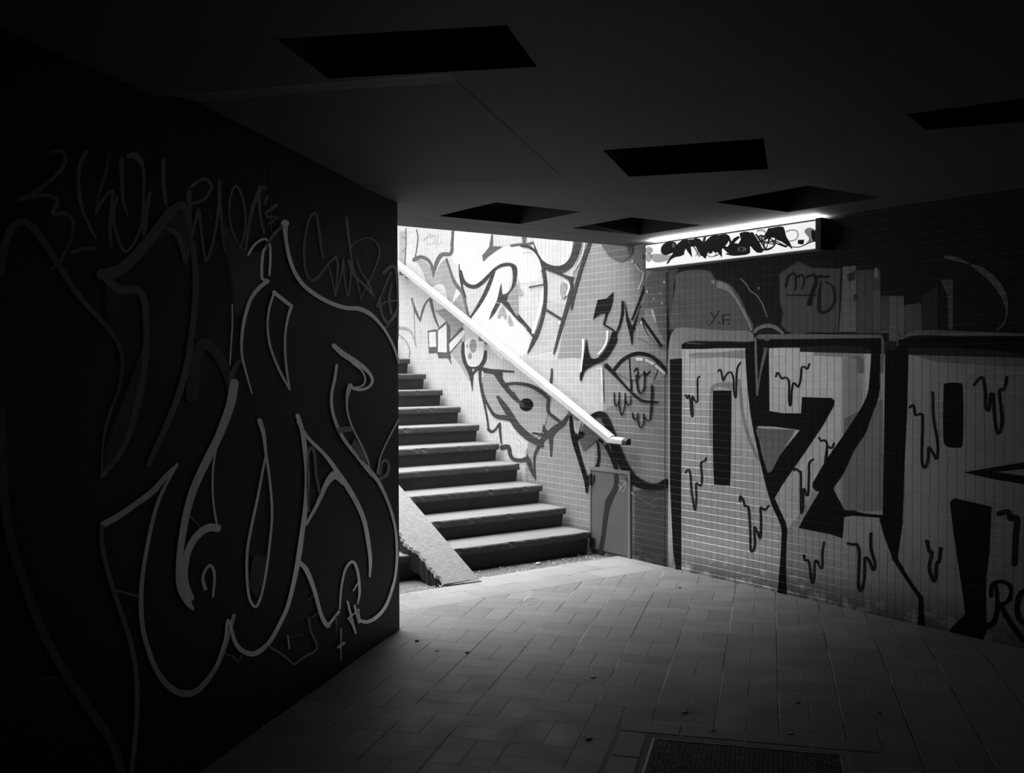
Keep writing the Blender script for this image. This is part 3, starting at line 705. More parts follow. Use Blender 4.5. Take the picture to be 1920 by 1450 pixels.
# ---- tiled wall beside the stairs
dk, dl = .055, .11  # dark paint lightened here, haze from the daylight put into its tone
SR.piece('graffiti_fill', 'mid grey ground sprayed on the tiles below the lamp end, darkened low down with painted-in shade', [
 ('p', 'P', [(1098,430),(1252,430),(1252,1080),(1100,1040),(1040,1000),(985,900),(985,850),(1010,760),(1040,700),(1060,600),(1072,520)], .30),
 ('p', 'P', [(1132,770),(1252,700),(1252,1080),(1100,1040),(1112,880)], .20),  # darker tone paints in the daylight fading low on this wall
 ('b', 'S8', [(500,200),(480,330),(545,410),(610,345),(650,480),(700,420),(760,345),(835,330),(838,60),(800,10),(720,-10),(640,-30),(500,-20),(300,-30),(330,60),(400,150),(470,200)], .52),
 ('b', 'S5', [(510,150),(820,170),(820,270),(745,360),(760,405),(880,310),(1000,280),(1110,300),(1200,360),(1230,470),(1225,560),(1055,590),(1035,480),(990,420),(900,430),(780,540),(680,605),(600,565),(560,490),(500,400),(480,300)], .76),
 ('p', 'S5', [(850,480),(985,450),(990,560),(950,680),(915,690),(905,590),(860,760),(800,915),(850,860),(930,800),(1050,900),(1150,1050),(1130,1180),(1000,1260),(900,1240),(760,1090),(640,900),(760,690)], .76),
 ('p', 'P', [(1012,560),(1060,570),(1048,655),(985,668),(1010,625)], .50),
 ('b', 'S5', [(180,400),(250,405),(310,470),(335,540),(380,440),(440,395),(480,500),(560,640),(520,650),(470,780),(420,620),(370,600),(290,620),(230,480)], .34),
 ('p', 'S5', [(480,780),(560,680),(600,780),(640,890),(580,960),(470,1060),(450,930),(340,830),(470,800)], .30),
 ('p', 'S5', [(40,150),(95,150),(90,450),(40,470)], .4),
 ('p', 'S5', [(600,640),(700,640),(770,660),(700,770),(640,860)], .55),
 ('b', 'S5', [(480,1180),(560,1110),(600,1050),(600,1200),(640,1300),(640,1430),(560,1300)], .40)])
SR.piece('graffiti_letter', 'pointed dark letters, greyed with painted-in haze, at the top of the stair wall by the pillar', [
 ('s', 'S5', [(95,130),(97,250),(90,350),(86,470)], dl, 9), ('s', 'S5', [(60,200),(90,215),(95,290),(60,330)], dl, 6), ('s', 'S5', [(185,140),(198,200),(190,280),(175,370)], dl, 10),
 ('s', 'S5', [(495,155),(488,250),(478,340),(400,352),(360,410),(338,480),(328,540)], dl, [24,26,30,34,34,26,10]),
 ('s', 'S5', [(165,395),(220,372),(280,395),(315,450),(328,540)], dl, [34,30,28,24,10]),
 ('s', 'S5', [(440,390),(470,480),(510,590),(580,680),(600,760),(625,860),(645,900)], dl, [20,20,24,34,24,20,16]),
 ('s', 'S5', [(548,432),(553,520),(572,620),(600,710)], dk, [8,14,18,16]),
 ('l', 'S5', [(240,230),(300,175),(345,200),(330,260),(280,265),(265,215),(320,190),(370,180),(350,290),(400,240)], .45, 5)])
SR.piece('graffiti_letter', 'large bent white letter with dark edges behind the handrail', [
 ('s', 'S5', [(565,490),(585,570),(620,612),(680,625),(740,590),(800,530),(860,470),(920,440),(985,438),(1018,470),(1020,560),(1000,640),(960,690),(910,700)], dk, [14,24,32,34,34,30,26,26,30,44,34,28,24,20]),
 ('s', 'S5', [(560,490),(580,600)], dk, 12),
 ('p', 'S5', [(905,585),(915,690),(985,690),(940,760),(900,760),(850,850),(800,912),(820,840),(870,740)], dk),
 ('s', 'S5', [(648,880),(715,780),(765,690),(800,610),(845,500)], dk, [16,28,34,34,20]),
 ('p', 'S5', [(820,180),(837,180),(835,280),(915,283),(860,320),(790,370),(755,414),(742,360),(800,290)], dl),
 ('s', 'S5', [(992,275),(1060,266),(1120,265),(1178,250)], dl, 22), ('p', 'S5', [(1080,200),(1120,205),(1115,255),(1085,262)], dl),
 ('s', 'S5', [(920,740),(1000,830),(1080,920),(1150,1000),(1185,1060)], dk, [44,46,38,32,20]), ('s', 'S5', [(1185,1060),(1155,1130),(1130,1187)], dk, [30,20,8]),
 ('b', 'S5', [(960,720),(1010,640),(1040,610),(1050,860),(1010,830)], .30),
 ('s', 'S5', [(850,760),(900,770),(960,820),(1030,900),(1120,980)], .5, 5),
 ('b', 'S5', [(870,880),(905,800),(930,800),(952,880),(935,905),(915,870),(890,895)], .34), ('b', 'S5', [(960,900),(975,865),(1005,930),(1000,955),(970,950)], .34),
 ('b', 'S5', [(1050,540),(1060,620),(1092,680),(1075,700),(1048,680)], .36)])
SR.piece('graffiti_letter', 'thin dark M with a small window shape under it', [
 ('s', 'S5', [(145,725),(165,800),(190,860),(215,915)], dl, [14,20,20,8]), ('s', 'S5', [(215,915),(235,830),(262,765),(298,722)], dl, [10,16,12,12]),
 ('s', 'S5', [(305,735),(320,810),(345,900),(372,965)], dl, [26,22,18,10]), ('s', 'S5', [(155,740),(165,900),(172,1080)], .3, 6),
 ('p', 'S5', [(280,1000),(350,985),(362,1000),(362,1185),(290,1190)], dl), ('p', 'S5', [(290,1012),(350,1006),(353,1136),(293,1138)], .72),
 ('p', 'S5', [(362,985),(438,915),(470,960),(470,1070),(500,1040),(575,962),(600,1010),(560,1090),(470,1190),(480,1230),(372,1230),(360,1190)], dl),
 ('p', 'S5', [(367,1000),(440,940),(443,1183),(367,1180)], .72), ('p', 'S5', [(462,1110),(530,1040),(590,985),(605,1020),(540,1100),(468,1180)], .72),
 ('s', 'S5', [(460,1225),(482,1280)], dl, [20,4]), ('s', 'S5', [(35,970),(110,985),(150,1030),(180,1135)], .35, [26,8]), ('s', 'S5', [(35,1030),(90,1080),(125,1150),(122,1220)], .25, 7)])
SR.piece('graffiti_letter', 'white oval face with dark rim below the handrail', [
 ('s', 'S7', [(715,20),(715,120),(735,210),(775,285),(800,360),(806,440),(812,515)], dk, [30,40,46,54,44,20,6]),
 ('s', 'S7', [(950,110),(935,190),(905,250),(850,300),(815,350)], dk, [30,44,40,30,14]), ('s', 'S7', [(780,275),(860,272)], dk, 28),
 ('b', 'S7', [(742,-10),(732,80),(740,160),(775,255),(860,262),(912,200),(935,100),(930,0),(840,-40)], .70),
 ('e', 'S7', [(820,50),(38,72)], .28), ('e', 'S7', [(788,155),(20,36)], .28), ('e', 'S7', [(760,50),(10,14)], .3)])
SR.piece('graffiti_letter', 'dark eye shape with a round pupil under the handrail', [
 ('b', 'S8', [(15,110),(50,68),(110,85),(170,170),(230,150),(320,150),(440,200),(462,330),(420,470),(340,520),(250,420),(190,345),(110,378),(50,290),(20,190)], .34),
 ('s', 'S7', [(885,285),(1000,300),(1120,310),(1245,320)], dk, [44,22,24,16]), ('p', 'S7', [(920,290),(1060,300),(1125,310),(1130,440),(1090,400),(1050,350),(930,330)], dk),
 ('s', 'S7', [(890,290),(892,400),(905,500),(925,600),(950,720),(970,830),(980,920)], dk, [30,26,24,24,20,20,18]),
 ('s', 'S7', [(980,920),(1010,945),(1050,925),(1095,860)], dk, [30,18]), ('s', 'S7', [(1098,860),(1102,960),(1115,1070)], dk, [24,24,14]),
 ('s', 'S7', [(910,440),(930,560),(970,660),(1030,760),(1080,790),(1150,800),(1200,810)], dk, [14,22,28,36,44,50,50]),
 ('s', 'S7', [(1065,350),(1130,440),(1200,530),(1260,600),(1320,650)], dk, [50,56,52,44,30]),
 ('s', 'S8', [(155,150),(240,142),(330,155),(410,195),(465,245)], dk, [20,22,26,28,24]), ('s', 'S8', [(465,240),(462,330),(505,372),(550,408)], dk, [20,20,22,22]),
 ('e', 'S8', [(315,287),(48,44)], .009), ('s', 'S8', [(225,210),(255,255),(290,290)], dk, 24),
 ('s', 'S8', [(122,235),(160,290),(200,350),(250,430),(310,490),(370,530),(420,560)], dk, [22,38,44,48,50,44,30]),
 ('s', 'S8', [(432,425),(442,470),(478,500),(482,635)], dk, [8,30,30,10]), ('s', 'S8', [(440,500),(400,565),(368,650),(375,790)], dk, [40,22,16,10]),
 ('s', 'S8', [(362,480),(430,492)], dk, 16), ('s', 'S8', [(470,495),(510,450),(560,415),(605,350)], dk, [50,44,34,16]),
 ('s', 'S7', [(1120,1110),(1190,1105),(1205,1180),(1240,1230),(1320,1245),(1390,1235),(1420,1320),(1450,1400)], dk, [46,40,40,34,36,50,44,24]),
 ('s', 'S7', [(1385,1180),(1395,1240)], dk, [8,30]),
 ('l', 'S7', [(1200,900),(1240,940),(1270,1000),(1320,1040),(1390,1115)], .8, 8), ('l', 'S7', [(1280,1050),(1315,1100)], .8, 9),
 ('s', 'S8', [(488,45),(484,110),(474,180)], dk, [12,16,14])])
SR.piece('graffiti_letter', 'pale disc letter with dark ring at the top of the stair wall', [
 ('s', 'S6', [(100,60),(115,170),(150,250),(215,315),(300,335),(370,300),(415,240),(445,150),(455,80)], dk, [24,34,44,50,56,56,50,56,60]),
 ('b', 'S6', [(108,50),(125,190),(160,250),(220,290),(300,300),(360,270),(400,200),(415,90),(410,40)], .66), ('s', 'S6', [(400,90),(392,140),(370,205)], .85, 20),
 ('s', 'S6', [(512,95),(497,190),(460,275),(425,335)], .75, 8), ('p', 'S6', [(200,318),(300,360),(430,400),(395,430),(330,390),(200,330)], dk),
 ('s', 'S6', [(-10,135),(60,150),(125,220),(165,320),(185,440),(182,600),(158,740),(110,880),(42,1015)], dk, [20,22,28,32,30,28,26,30,10]),
 ('s', 'S6', [(0,185),(70,180),(125,245),(152,330)], .85, [14,12]), ('s', 'S6', [(168,480),(155,600),(125,720),(85,850)], .85, [8,26,26,24]),
 ('l', 'S6', [(55,478),(190,452)], dk, 12), ('s', 'S6', [(392,405),(398,480),(375,600),(335,740),(298,870),(255,1025)], dk, [30,32,30,28,24,12]),
 ('l', 'S6', [(178,655),(325,745)], dk, 20), ('s', 'S6', [(555,100),(500,260),(455,410),(415,560),(400,655)], dk, [30,28,26,26,16]),
 ('s', 'S6', [(345,430),(378,450),(380,490),(360,540)], .85, 16), ('e', 'S6', [(303,770),(10,12)], .85), ('e', 'S6', [(335,500),(28,70)], .34)])
SR.piece('graffiti_letter', 'black number three shape in the middle of the stair wall', [
 ('p', 'S6', [(618,582),(690,570),(748,515),(738,600),(708,690),(640,695),(600,722),(577,752),(590,690)], .009),
 ('l', 'S6', [(692,690),(668,785),(735,825),(765,850)], .009, 16), ('s', 'S6', [(765,870),(798,790),(818,700),(824,600)], .009, [16,22]),
 ('b', 'S6', [(845,590),(862,700),(895,790),(905,860),(900,960),(880,860),(850,740)], .009), ('s', 'S6', [(1002,470),(965,580),(900,745)], .009, [20,16]), ('s', 'S6', [(985,640),(945,740),(905,830)], .009, [34,30]),
 ('b', 'S6', [(740,845),(778,900),(745,975),(700,1050),(640,1095),(565,1130),(510,1170),(480,1252),(470,1210),(490,1110),(512,1000),(525,900),(540,1000),(565,1060),(615,1060),(665,1010),(705,940)], .009),
 ('s', 'S6', [(697,842),(692,920),(660,985),(622,1028)], .85, [18,14]), ('s', 'S6', [(498,910),(496,1000),(486,1100),(480,1172)], .85, [20,10]), ('l', 'S6', [(618,1150),(645,1145),(655,1250),(658,1420)], .85, 11),
 ('e', 'S6', [(903,265),(8,14)], .8), ('l', 'S6', [(925,290),(955,330),(998,360),(985,420),(953,490)], .8, 13)])
SR.piece('graffiti_letter', 'dark pointed star shapes beside the wall joint', [
 ('b', 'S6', [(660,110),(690,190),(750,240),(820,262),(885,225),(905,180),(880,110)], .10),
 ('p', 'S6', [(1000,440),(1060,350),(1195,340),(1195,1000),(1110,980),(1060,700),(1000,760),(930,820),(960,680),(1010,560)], .14),
 ('p', 'S6', [(1000,665),(1065,655),(1120,830),(1180,960),(1100,900),(1000,730)], .30), ('p', 'S6', [(930,800),(985,770),(1020,860),(1100,960),(1030,930),(935,880)], .30),
 ('s', 'S6', [(985,740),(1050,830),(1140,960)], .009, 24),
 ('b', 'S6', [(740,1150),(820,1070),(940,1020),(1050,1050),(1110,1130),(1070,1240),(1010,1180),(900,1240)], .22),
 ('s', 'S6', [(750,1165),(830,1075),(940,1025),(1050,1045),(1130,1105),(1195,1180)], .009, [30,34,34,30,30,30]),
 ('s', 'S6', [(690,1125),(780,1220),(880,1330),(980,1410),(1110,1428)], .009, [40,24,20,22,16]), ('s', 'S6', [(665,1100),(662,1300),(668,1420)], .10, 6), ('s', 'S6', [(880,1060),(890,1240),(892,1330)], .009, 14),
 ('s', 'S6', [(1068,670),(1092,755)], .8, [22,14]), ('e', 'S6', [(1165,435),(9,13)], .8), ('e', 'S6', [(1130,527),(9,9)], .5), ('e', 'S6', [(1200,537),(9,16)], .7), ('e', 'S6', [(1080,573),(7,10)], .7), ('e', 'S6', [(1148,607),(9,12)], .7), ('e', 'S6', [(1024,515),(8,14)], .8), ('e', 'S6', [(976,768),(9,9)], .8),
 ('s', 'S6', [(945,1070),(978,1072)], .75, 26), ('s', 'S6', [(1015,1078),(1075,1108)], .75, 22), ('s', 'S6', [(1100,1128),(1172,1190)], .75, 20)])
SR.piece('graffiti_tag', 'small black W scribbles to the right of the handrail end', [
 ('s', 'S8', [(912,205),(914,280),(932,292),(944,250),(946,205)], .009, 9), ('s', 'S8', [(946,215),(945,295),(962,357),(982,295),(986,210)], .009, 9), ('s', 'S8', [(986,260),(1005,290),(1022,275),(1022,232)], .009, 9),
 ('s', 'S8', [(1035,342),(1045,385),(1068,380),(1072,345)], .009, 10), ('s', 'S8', [(1068,375),(1080,430),(1100,438),(1112,400),(1112,350)], .009, 10), ('s', 'S8', [(1112,370),(1130,390),(1152,392),(1160,340),(1166,250),(1168,160)], .009, [9,9,10,12,14,16]),
 ('s', 'S8', [(1048,60),(1068,40),(1075,100),(1062,90),(1072,185),(1092,208),(1112,185),(1118,110),(1115,60),(1130,85),(1155,60)], .009, 12)])
SR.piece('graffiti_letter', 'thick black band curling under the handrail to the joint', [
 ('p', 'S8', [(700,430),(740,365),(800,335),(860,360),(895,450),(885,570),(800,525),(700,600),(660,500),(690,480)], .10),
 ('s', 'S8', [(735,400),(790,358),(840,365),(880,450),(920,570),(970,690),(1040,790),(1120,838),(1200,848),(1268,820)], .009, [30,44,50,52,64,62,62,58,52,64]),
 ('s', 'S8', [(618,365),(622,450),(645,545),(675,650),(705,745),(722,810),(723,880)], .009, [22,24,34,28,30,30,12]), ('s', 'S8', [(650,510),(690,490)], .009, 44),
 ('s', 'S8', [(735,785),(780,735),(803,670),(805,600),(795,540)], .009, [26,22,16,14,12]),
 ('p', 'S8', [(635,390),(690,400),(665,490),(640,460)], .55),
 ('s', 'S8', [(810,525),(860,575),(905,670),(932,760),(920,860),(885,925)], .009, [16,24,26,28,30,34])])
SR.piece('graffiti_tag', 'thin pale scribble on the tiles right of the metal hatch', [
 ('l', 'S8', [(1010,870),(1060,910),(1150,960),(1200,925),(1255,915)], .42, 6), ('l', 'S8', [(1165,980),(1195,980)], .42, 8),
 ('p', 'S8', [(1045,870),(1262,860),(1262,1400),(1045,1330)], (.05, .55))])

# ---- tiled wall right of the joint
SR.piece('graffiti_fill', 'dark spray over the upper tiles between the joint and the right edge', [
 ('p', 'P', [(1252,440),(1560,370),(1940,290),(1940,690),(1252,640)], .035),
 ('p', 'R4', [(330,560),(420,560),(380,700),(370,900),(380,1090),(330,1100)], .09),
 ('b', 'R4', [(410,610),(560,575),(690,590),(740,655),(860,700),(940,800),(1000,930),(1050,1100),(700,1100),(380,1090),(372,880),(395,720)], .17),
 ('e', 'R4', [(500,695),(52,78)], .14), ('b', 'R4', [(410,820),(470,830),(520,880),(500,970),(460,980),(420,930)], .14),
 ('p', 'R4', [(1285,610),(1450,500),(1560,560),(1810,565),(1790,1115),(1360,1110),(1300,1050),(1320,950),(1290,850)], .10),
 ('b', 'R4', [(1380,1020),(1440,1020),(1510,1060),(1520,1120),(1380,1120)], .09),
 ('p', 'R7', [(365,230),(480,220),(480,790),(335,790),(350,600)], .28), ('p', 'R7', [(480,260),(690,250),(690,800),(480,800)], .10), ('p', 'R7', [(620,440),(690,440),(690,800),(630,800)], .15),
 ('p', 'R7', [(690,480),(770,480),(760,800),(690,800)], .09), ('p', 'R7', [(765,480),(890,480),(890,860),(760,900)], .26), ('p', 'R7', [(890,560),(1040,540),(1050,790),(890,800)], .13),
 ('p', 'R7', [(1040,480),(1180,400),(1180,780),(1050,790)], .08), ('p', 'R7', [(1200,340),(1310,340),(1310,760),(1270,770),(1265,480)], .15),
 ('p', 'R7', [(400,300),(480,260),(470,340),(420,360)], .08), ('p', 'R7', [(460,470),(490,460),(490,520),(460,520)], .08)])
SR.piece('graffiti_tag', 'small black initials written on the grey tiles', [
 ('l', 'R4', [(610,1070),(648,970),(668,1045)], .12, 8), ('l', 'R4', [(668,1045),(680,1000)], .12, 7), ('l', 'R4', [(695,942),(732,988)], .03, 10), ('l', 'R4', [(772,928),(726,1000),(684,1056)], .03, 9),
 ('e', 'R4', [(768,1030),(8,8)], .03), ('l', 'R4', [(800,968),(802,1042)], .03, 10), ('l', 'R4', [(795,966),(866,956)], .03, 9), ('l', 'R4', [(802,1006),(860,1004)], .03, 9), ('e', 'R4', [(850,1040),(8,8)], .03)])
SR.piece('graffiti_arc', 'white comet shaped streak below the lamp', [
 ('e', 'R4', [(717,680),(16,20)], .6), ('s', 'R4', [(775,705),(830,728),(880,775),(930,850),(975,930),(1015,1010),(1045,1090)], .6, [62,46,30,24,24,22,16]),
 ('s', 'R4', [(955,655),(1005,705),(1035,755),(1090,795),(1140,870),(1180,980)], .34, [14,12]), ('e', 'R4', [(1107,735),(10,14)], .3),
 ('s', 'R4', [(1070,1110),(1110,1075),(1190,1055),(1260,1075),(1315,1120)], .42, [24,30,34,32,20]), ('e', 'R7', [(652,285),(18,50)], .4)])
SR.piece('graffiti_tag', 'faint black tag on the upper tiles right of the lamp', [
 ('s', 'R4', [(1340,720),(1360,640),(1410,605),(1425,660),(1420,750)], .03, 18), ('s', 'R4', [(1420,660),(1470,620),(1500,660),(1480,740)], .03, 16), ('s', 'R4', [(1520,640),(1580,620),(1600,680),(1570,760),(1540,870)], .03, [18,40]),
 ('l', 'R4', [(1620,635),(1710,635)], .03, 22), ('l', 'R4', [(1345,795),(1600,795)], .03, 12), ('s', 'R4', [(1640,680),(1625,800),(1630,930),(1700,930),(1760,840),(1740,720),(1680,680)], .05, [16,28,34,24,24,18,16])])
SR.piece('graffiti_arc', 'long pale arc high on the right of the tiled wall', [
 ('s', 'R7', [(1250,145),(1340,165),(1450,205),(1570,270),(1680,370),(1750,490),(1772,600),(1755,700),(1690,775)], .22, [30,36,20,56,60,50,20,14,10]),
 ('e', 'R7', [(1460,205),(12,14)], .035)])
SR.piece('graffiti_fill', 'silver ground of the giant block letters', [
 ('p', 'P', [(1276,655),(1420,652),(1640,652),(1700,655),(1940,662),(1940,1240),(1278,1074)], .37),
 ('p', 'P', [(1276,655),(1640,652),(1638,720),(1628,760),(1560,860),(1500,965),(1468,1000),(1467,1116),(1278,1074)], .56),  # brighter silver on the left, fall of light put into the tone
 ('b', 'R5', [(150,165),(290,160),(420,150),(420,190),(290,185),(160,190)], (.30, .35)), ('b', 'R5', [(255,320),(345,310),(350,345),(255,350),(250,600),(238,600),(238,380)], (.30, .35)),
 ('s', 'R5', [(385,300),(405,480),(440,600),(480,690)], (.30, .35), 16), ('p', 'R7', [(120,945),(545,935),(550,1143),(500,1143),(490,1015),(120,990)], (.30, .35)), ('p', 'P', [(1700,663),(1940,672),(1940,690),(1760,680)], (.30, .35)),
 ('p', 'R6', [(0,240),(60,230),(85,240),(80,420),(0,560)], (.30, .35)), ('p', 'R6', [(5,480),(110,430),(160,400),(165,850),(0,850)], (.30, .35)),
 ('p', 'P', [(1500,640),(1500,660),(1940,672),(1940,640)], .06)])
SR.piece('graffiti_outline', 'pale band over the top of the block letters', [
 ('b', 'R5', [(32,170),(50,70),(90,38),(170,42),(300,52),(430,55),(458,85),(440,108),(280,105),(115,112),(98,190),(40,195)], .52),
 ('s', 'R5', [(33,160),(42,400),(40,700),(48,1000),(62,1215)], .46, [12,10,12,18,22]), ('s', 'R7', [(-350,830),(0,828),(340,828),(690,825)], .36, [40,40,34,30]),
 ('s', 'R7', [(690,830),(710,880),(700,1140)], .30, [20,24,20]), ('s', 'R7', [(860,850),(950,805),(1100,795),(1400,805),(1950,830)], .24, [20,40,44,46,50]), ('s', 'R7', [(700,790),(830,790),(835,900)], .22, 20)])
k = .010
SR.piece('graffiti_letter', 'giant silver block letter with a black slot at the joint', [
 ('p', 'R5', [(42,195),(102,190),(100,600),(96,1000),(92,1230),(72,1235),(58,1150),(42,800)], k), ('s', 'R5', [(112,130),(200,132),(300,126),(440,128)], k, [26,24,24,24]),
 ('b', 'R5', [(255,358),(262,350),(338,350),(346,362),(344,600),(340,800),(328,818),(270,815),(260,800),(254,600)], k),
 ('s', 'R5', [(436,130),(436,230),(440,350),(458,500),(500,700),(548,885),(603,1015),(605,1100),(600,1220),(597,1350)], k, [44,36,26,24,24,26,28,26,30,46])])
SR.piece('graffiti_letter', 'giant block letter shaped like a black edged seven', [
 ('p', 'R5', [(440,110),(530,100),(534,450),(600,462),(690,462),(695,382),(840,386),(856,400),(850,430),(800,520),(720,640),(650,740),(595,820),(552,895),(500,700),(560,700),(640,600),(685,545),(560,528),(470,525),(450,430),(436,250)], k),
 ('p', 'R5', [(472,535),(660,545),(640,580),(600,640),(545,750),(525,755),(495,660)], .30), ('l', 'R5', [(472,545),(500,640),(530,752),(600,640),(655,548)], .36, 8),
 ('s', 'R5', [(465,90),(468,200),(474,370)], .34, [10,12,10]), ('s', 'R5', [(474,370),(490,260),(515,150),(525,80)], .30, [8,10,18,24]),
 ('s', 'P', [(1438,646),(1500,645),(1580,642),(1644,648)], k, [14,12,13,16]),
 ('s', 'P', [(1642,648),(1640,700),(1634,750),(1600,810),(1565,862),(1535,910)], k, [16,18,22,24,26,24]),
 ('p', 'R5', [(949,540),(1010,440),(1060,410),(1010,560),(949,650),(900,760),(848,835),(895,925),(905,940),(895,1080),(840,1062),(678,1030),(700,985),(780,850),(860,700)], k),
 ('s', 'R6', [(0,862),(40,858),(80,865),(160,872)], k, [26,22,14,12])])
SR.piece('graffiti_letter', 'rightmost giant block letter with a black wedge and slot', [
 ('p', 'R6', [(170,215),(222,200),(222,165),(300,158),(500,150),(740,150),(740,225),(600,205),(400,195),(262,195),(256,450),(246,650),(238,900),(218,1045),(195,1030),(165,950),(147,885),(160,860),(166,500)], k),
 ('l', 'R6', [(205,1035),(260,1125),(312,1198),(314,1320)], k, [20,14,18,28]),
 ('b', 'R6', [(410,340),(465,338),(478,360),(480,480),(476,585),(455,596),(415,590),(402,550),(403,370)], k),
 ('p', 'R6', [(482,695),(600,675),(740,652),(740,680),(610,694),(740,712),(740,746),(590,720)], k),
 ('p', 'R6', [(428,815),(445,798),(592,832),(586,1000),(572,1120),(572,1340),(540,1400),(420,1362),(430,1320),(490,1262),(472,1130),(442,930)], k)])
SR.piece('graffiti_tag', 'two curly black letters at the lower right corner', [
 ('s', 'R6', [(592,1190),(598,1145),(640,1132),(672,1160),(660,1210),(620,1225)], k, 16), ('s', 'R6', [(612,1150),(618,1230),(605,1290),(575,1312)], k, [14,24]), ('s', 'R6', [(630,1225),(665,1290),(725,1370)], k, 20),
 ('s', 'R6', [(745,1165),(712,1180),(697,1225),(705,1280),(745,1310)], k, 22)])
for lb, zmn, w, pts in [
 ('thin black drip scribble left of the first slot, upper', 'R5', 8, [(187,280),(178,300),(178,400),(165,400),(152,380),(155,470),(148,468),(142,400),(135,372),(128,388),(118,370)]),
 ('black drip scribble touching the top of the first slot', 'R5', 8, [(280,255),(292,248),(305,300),(318,275),(340,258),(355,290),(358,360),(368,382),(370,300),(375,240),(390,212)]),
 ('black drip scribble in the upper left of the seven', 'R5', 9, [(565,280),(575,262),(595,290),(615,285),(630,310),(630,400),(638,422),(645,340),(655,312),(675,330),(688,290),(692,240),(705,232),(720,243),(730,218)]),
 ('black drip scribble left of the first slot, lower', 'R5', 10, [(120,755),(130,742),(142,760),(150,860),(165,940),(172,880),(172,810),(195,820),(200,780),(195,710),(215,698),(220,684)]),
 ('largest black drip scribble below the first slot', 'R5', 11, [(388,895),(390,872),(405,895),(412,920),(430,930),(438,1040),(440,1130),(450,1145),(462,1110),(458,1030),(470,1040),(488,1080),(492,1000),(490,930),(510,940),(530,920)]),
 ('black drip scribble in the slanting stem of the seven', 'R5', 10, [(655,745),(660,735),(680,750),(688,760),(688,860),(690,955),(700,920),(702,835),(722,870),(728,780),(730,710),(750,690)]),
 ('smallest black drip scribble in the stem of the seven', 'R5', 9, [(778,582),(790,600),(805,595),(818,620),(808,700),(815,705),(820,630),(840,635),(852,610)]),
 ('black drip scribble below the foot of the seven', 'R5', 11, [(803,1100),(795,1150),(795,1220),(785,1225),(770,1195),(758,1200),(752,1290),(740,1290),(732,1220),(725,1190),(710,1190),(703,1165)]),
 ('black drip scribble left of the second slot', 'R6', 9, [(268,435),(282,428),(290,465),(312,462),(318,490),(315,640),(328,678),(340,640),(342,595),(360,620),(375,640),(378,580),(362,480),(358,375)]),
 ('black drip scribble right of the second slot', 'R6', 11, [(525,345),(545,320),(560,320),(568,370),(570,430),(582,445),(590,385),(600,395),(608,500),(622,540),(635,500),(632,440),(625,370),(645,360),(655,315)]),
 ('black drip scribble under the gap before the last letter', 'R6', 11, [(20,980),(40,985),(55,985),(65,1020),(62,1140),(72,1170),(85,1120),(88,1040),(105,1050),(120,1085),(128,1060),(112,1000),(112,940)]),
 ('thick black drip scribble left of the wedge foot', 'R6', 13, [(335,970),(345,1010),(355,1020),(345,1080),(365,1130),(375,1060),(385,1050),(390,1000)]),
 ('broad dark drip scribble at the right edge', 'R6', 22, [(625,860),(660,855),(670,880),(695,880),(690,950),(685,1060)])]:
    SR.piece('graffiti_scribble', lb, [('s', zmn, pts, .03, w)])
SR.piece('wall_joint', 'dark cracked joint between the two lengths of tiling', [('s', 'P', [(1250,512),(1250,560),(1251,620),(1250,700)], .02, [2.2,1.6,2.6,1.4]), ('l', 'P', [(1247,700),(1247,1062)], .03, 1.6)])

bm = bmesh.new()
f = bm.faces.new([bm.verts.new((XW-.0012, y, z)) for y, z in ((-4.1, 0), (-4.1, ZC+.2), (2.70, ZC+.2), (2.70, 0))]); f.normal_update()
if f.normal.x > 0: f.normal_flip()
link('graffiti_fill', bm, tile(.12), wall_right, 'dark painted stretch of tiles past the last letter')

# ---- hatch, floor and lamp marks
SH = Surf(Vector((1, 0, 0)), XW-.0125, plaster, ht); SH.sgn = -1
o = SH.piece('graffiti', 'black paint run across the hatch', [
 ('s', 'S8', [(925,770),(925,840),(895,905),(875,945),(862,1000),(850,1080),(838,1180),(818,1290)], .03, [30,36,40,48,36,34,30,34]),
 ('p', 'S8', [(1000,790),(1028,812),(1028,850),(980,780)], .03),
 ('l', 'S8', [(955,800),(985,815),(990,850),(970,880),(955,850),(985,820)], .5, 4), ('l', 'S8', [(940,830),(955,850),(945,870)], .5, 4)])
o.matrix_parent_inverse = Matrix.Translation(-ht.location)
SF = Surf(Vector((0, 0, 1)), 0, plaster, floor); SF.sgn = 1; SF.step = 2e-5
SF.piece('chalk_mark', 'white chalk scribble on one paver', [
 ('l', 'P', [(975,1136),(990,1124),(1003,1122),(985,1130),(1008,1128),(990,1136),(1006,1133)], (.24, .6), 1.2), ('l', 'P', [(996,1124),(1010,1122)], (.24, .8), 1.8), ('l', 'P', [(980,1127),(972,1131)], (.24, .6), 1.2)])
def ink(t, al=1.):
    kk = ('ink', t, al)
    if kk not in _cache:
        m, nt, b_ = newmat('lamp_ink_%d_%d' % (t*100, al*100)); b_.inputs['Base Color'].default_value = (t, t, t, 1); b_.inputs['Roughness'].default_value = .6
        b_.inputs['Alpha'].default_value = al; _cache[kk] = m
    return _cache[kk]
SI = Surf(Vector((1, 0, 0)), LX, ink, lp); SI.sgn = -1; SI.step = 3e-5
K1 = (.012, 1.); K2 = (.012, .6); K3 = (.012, .8)
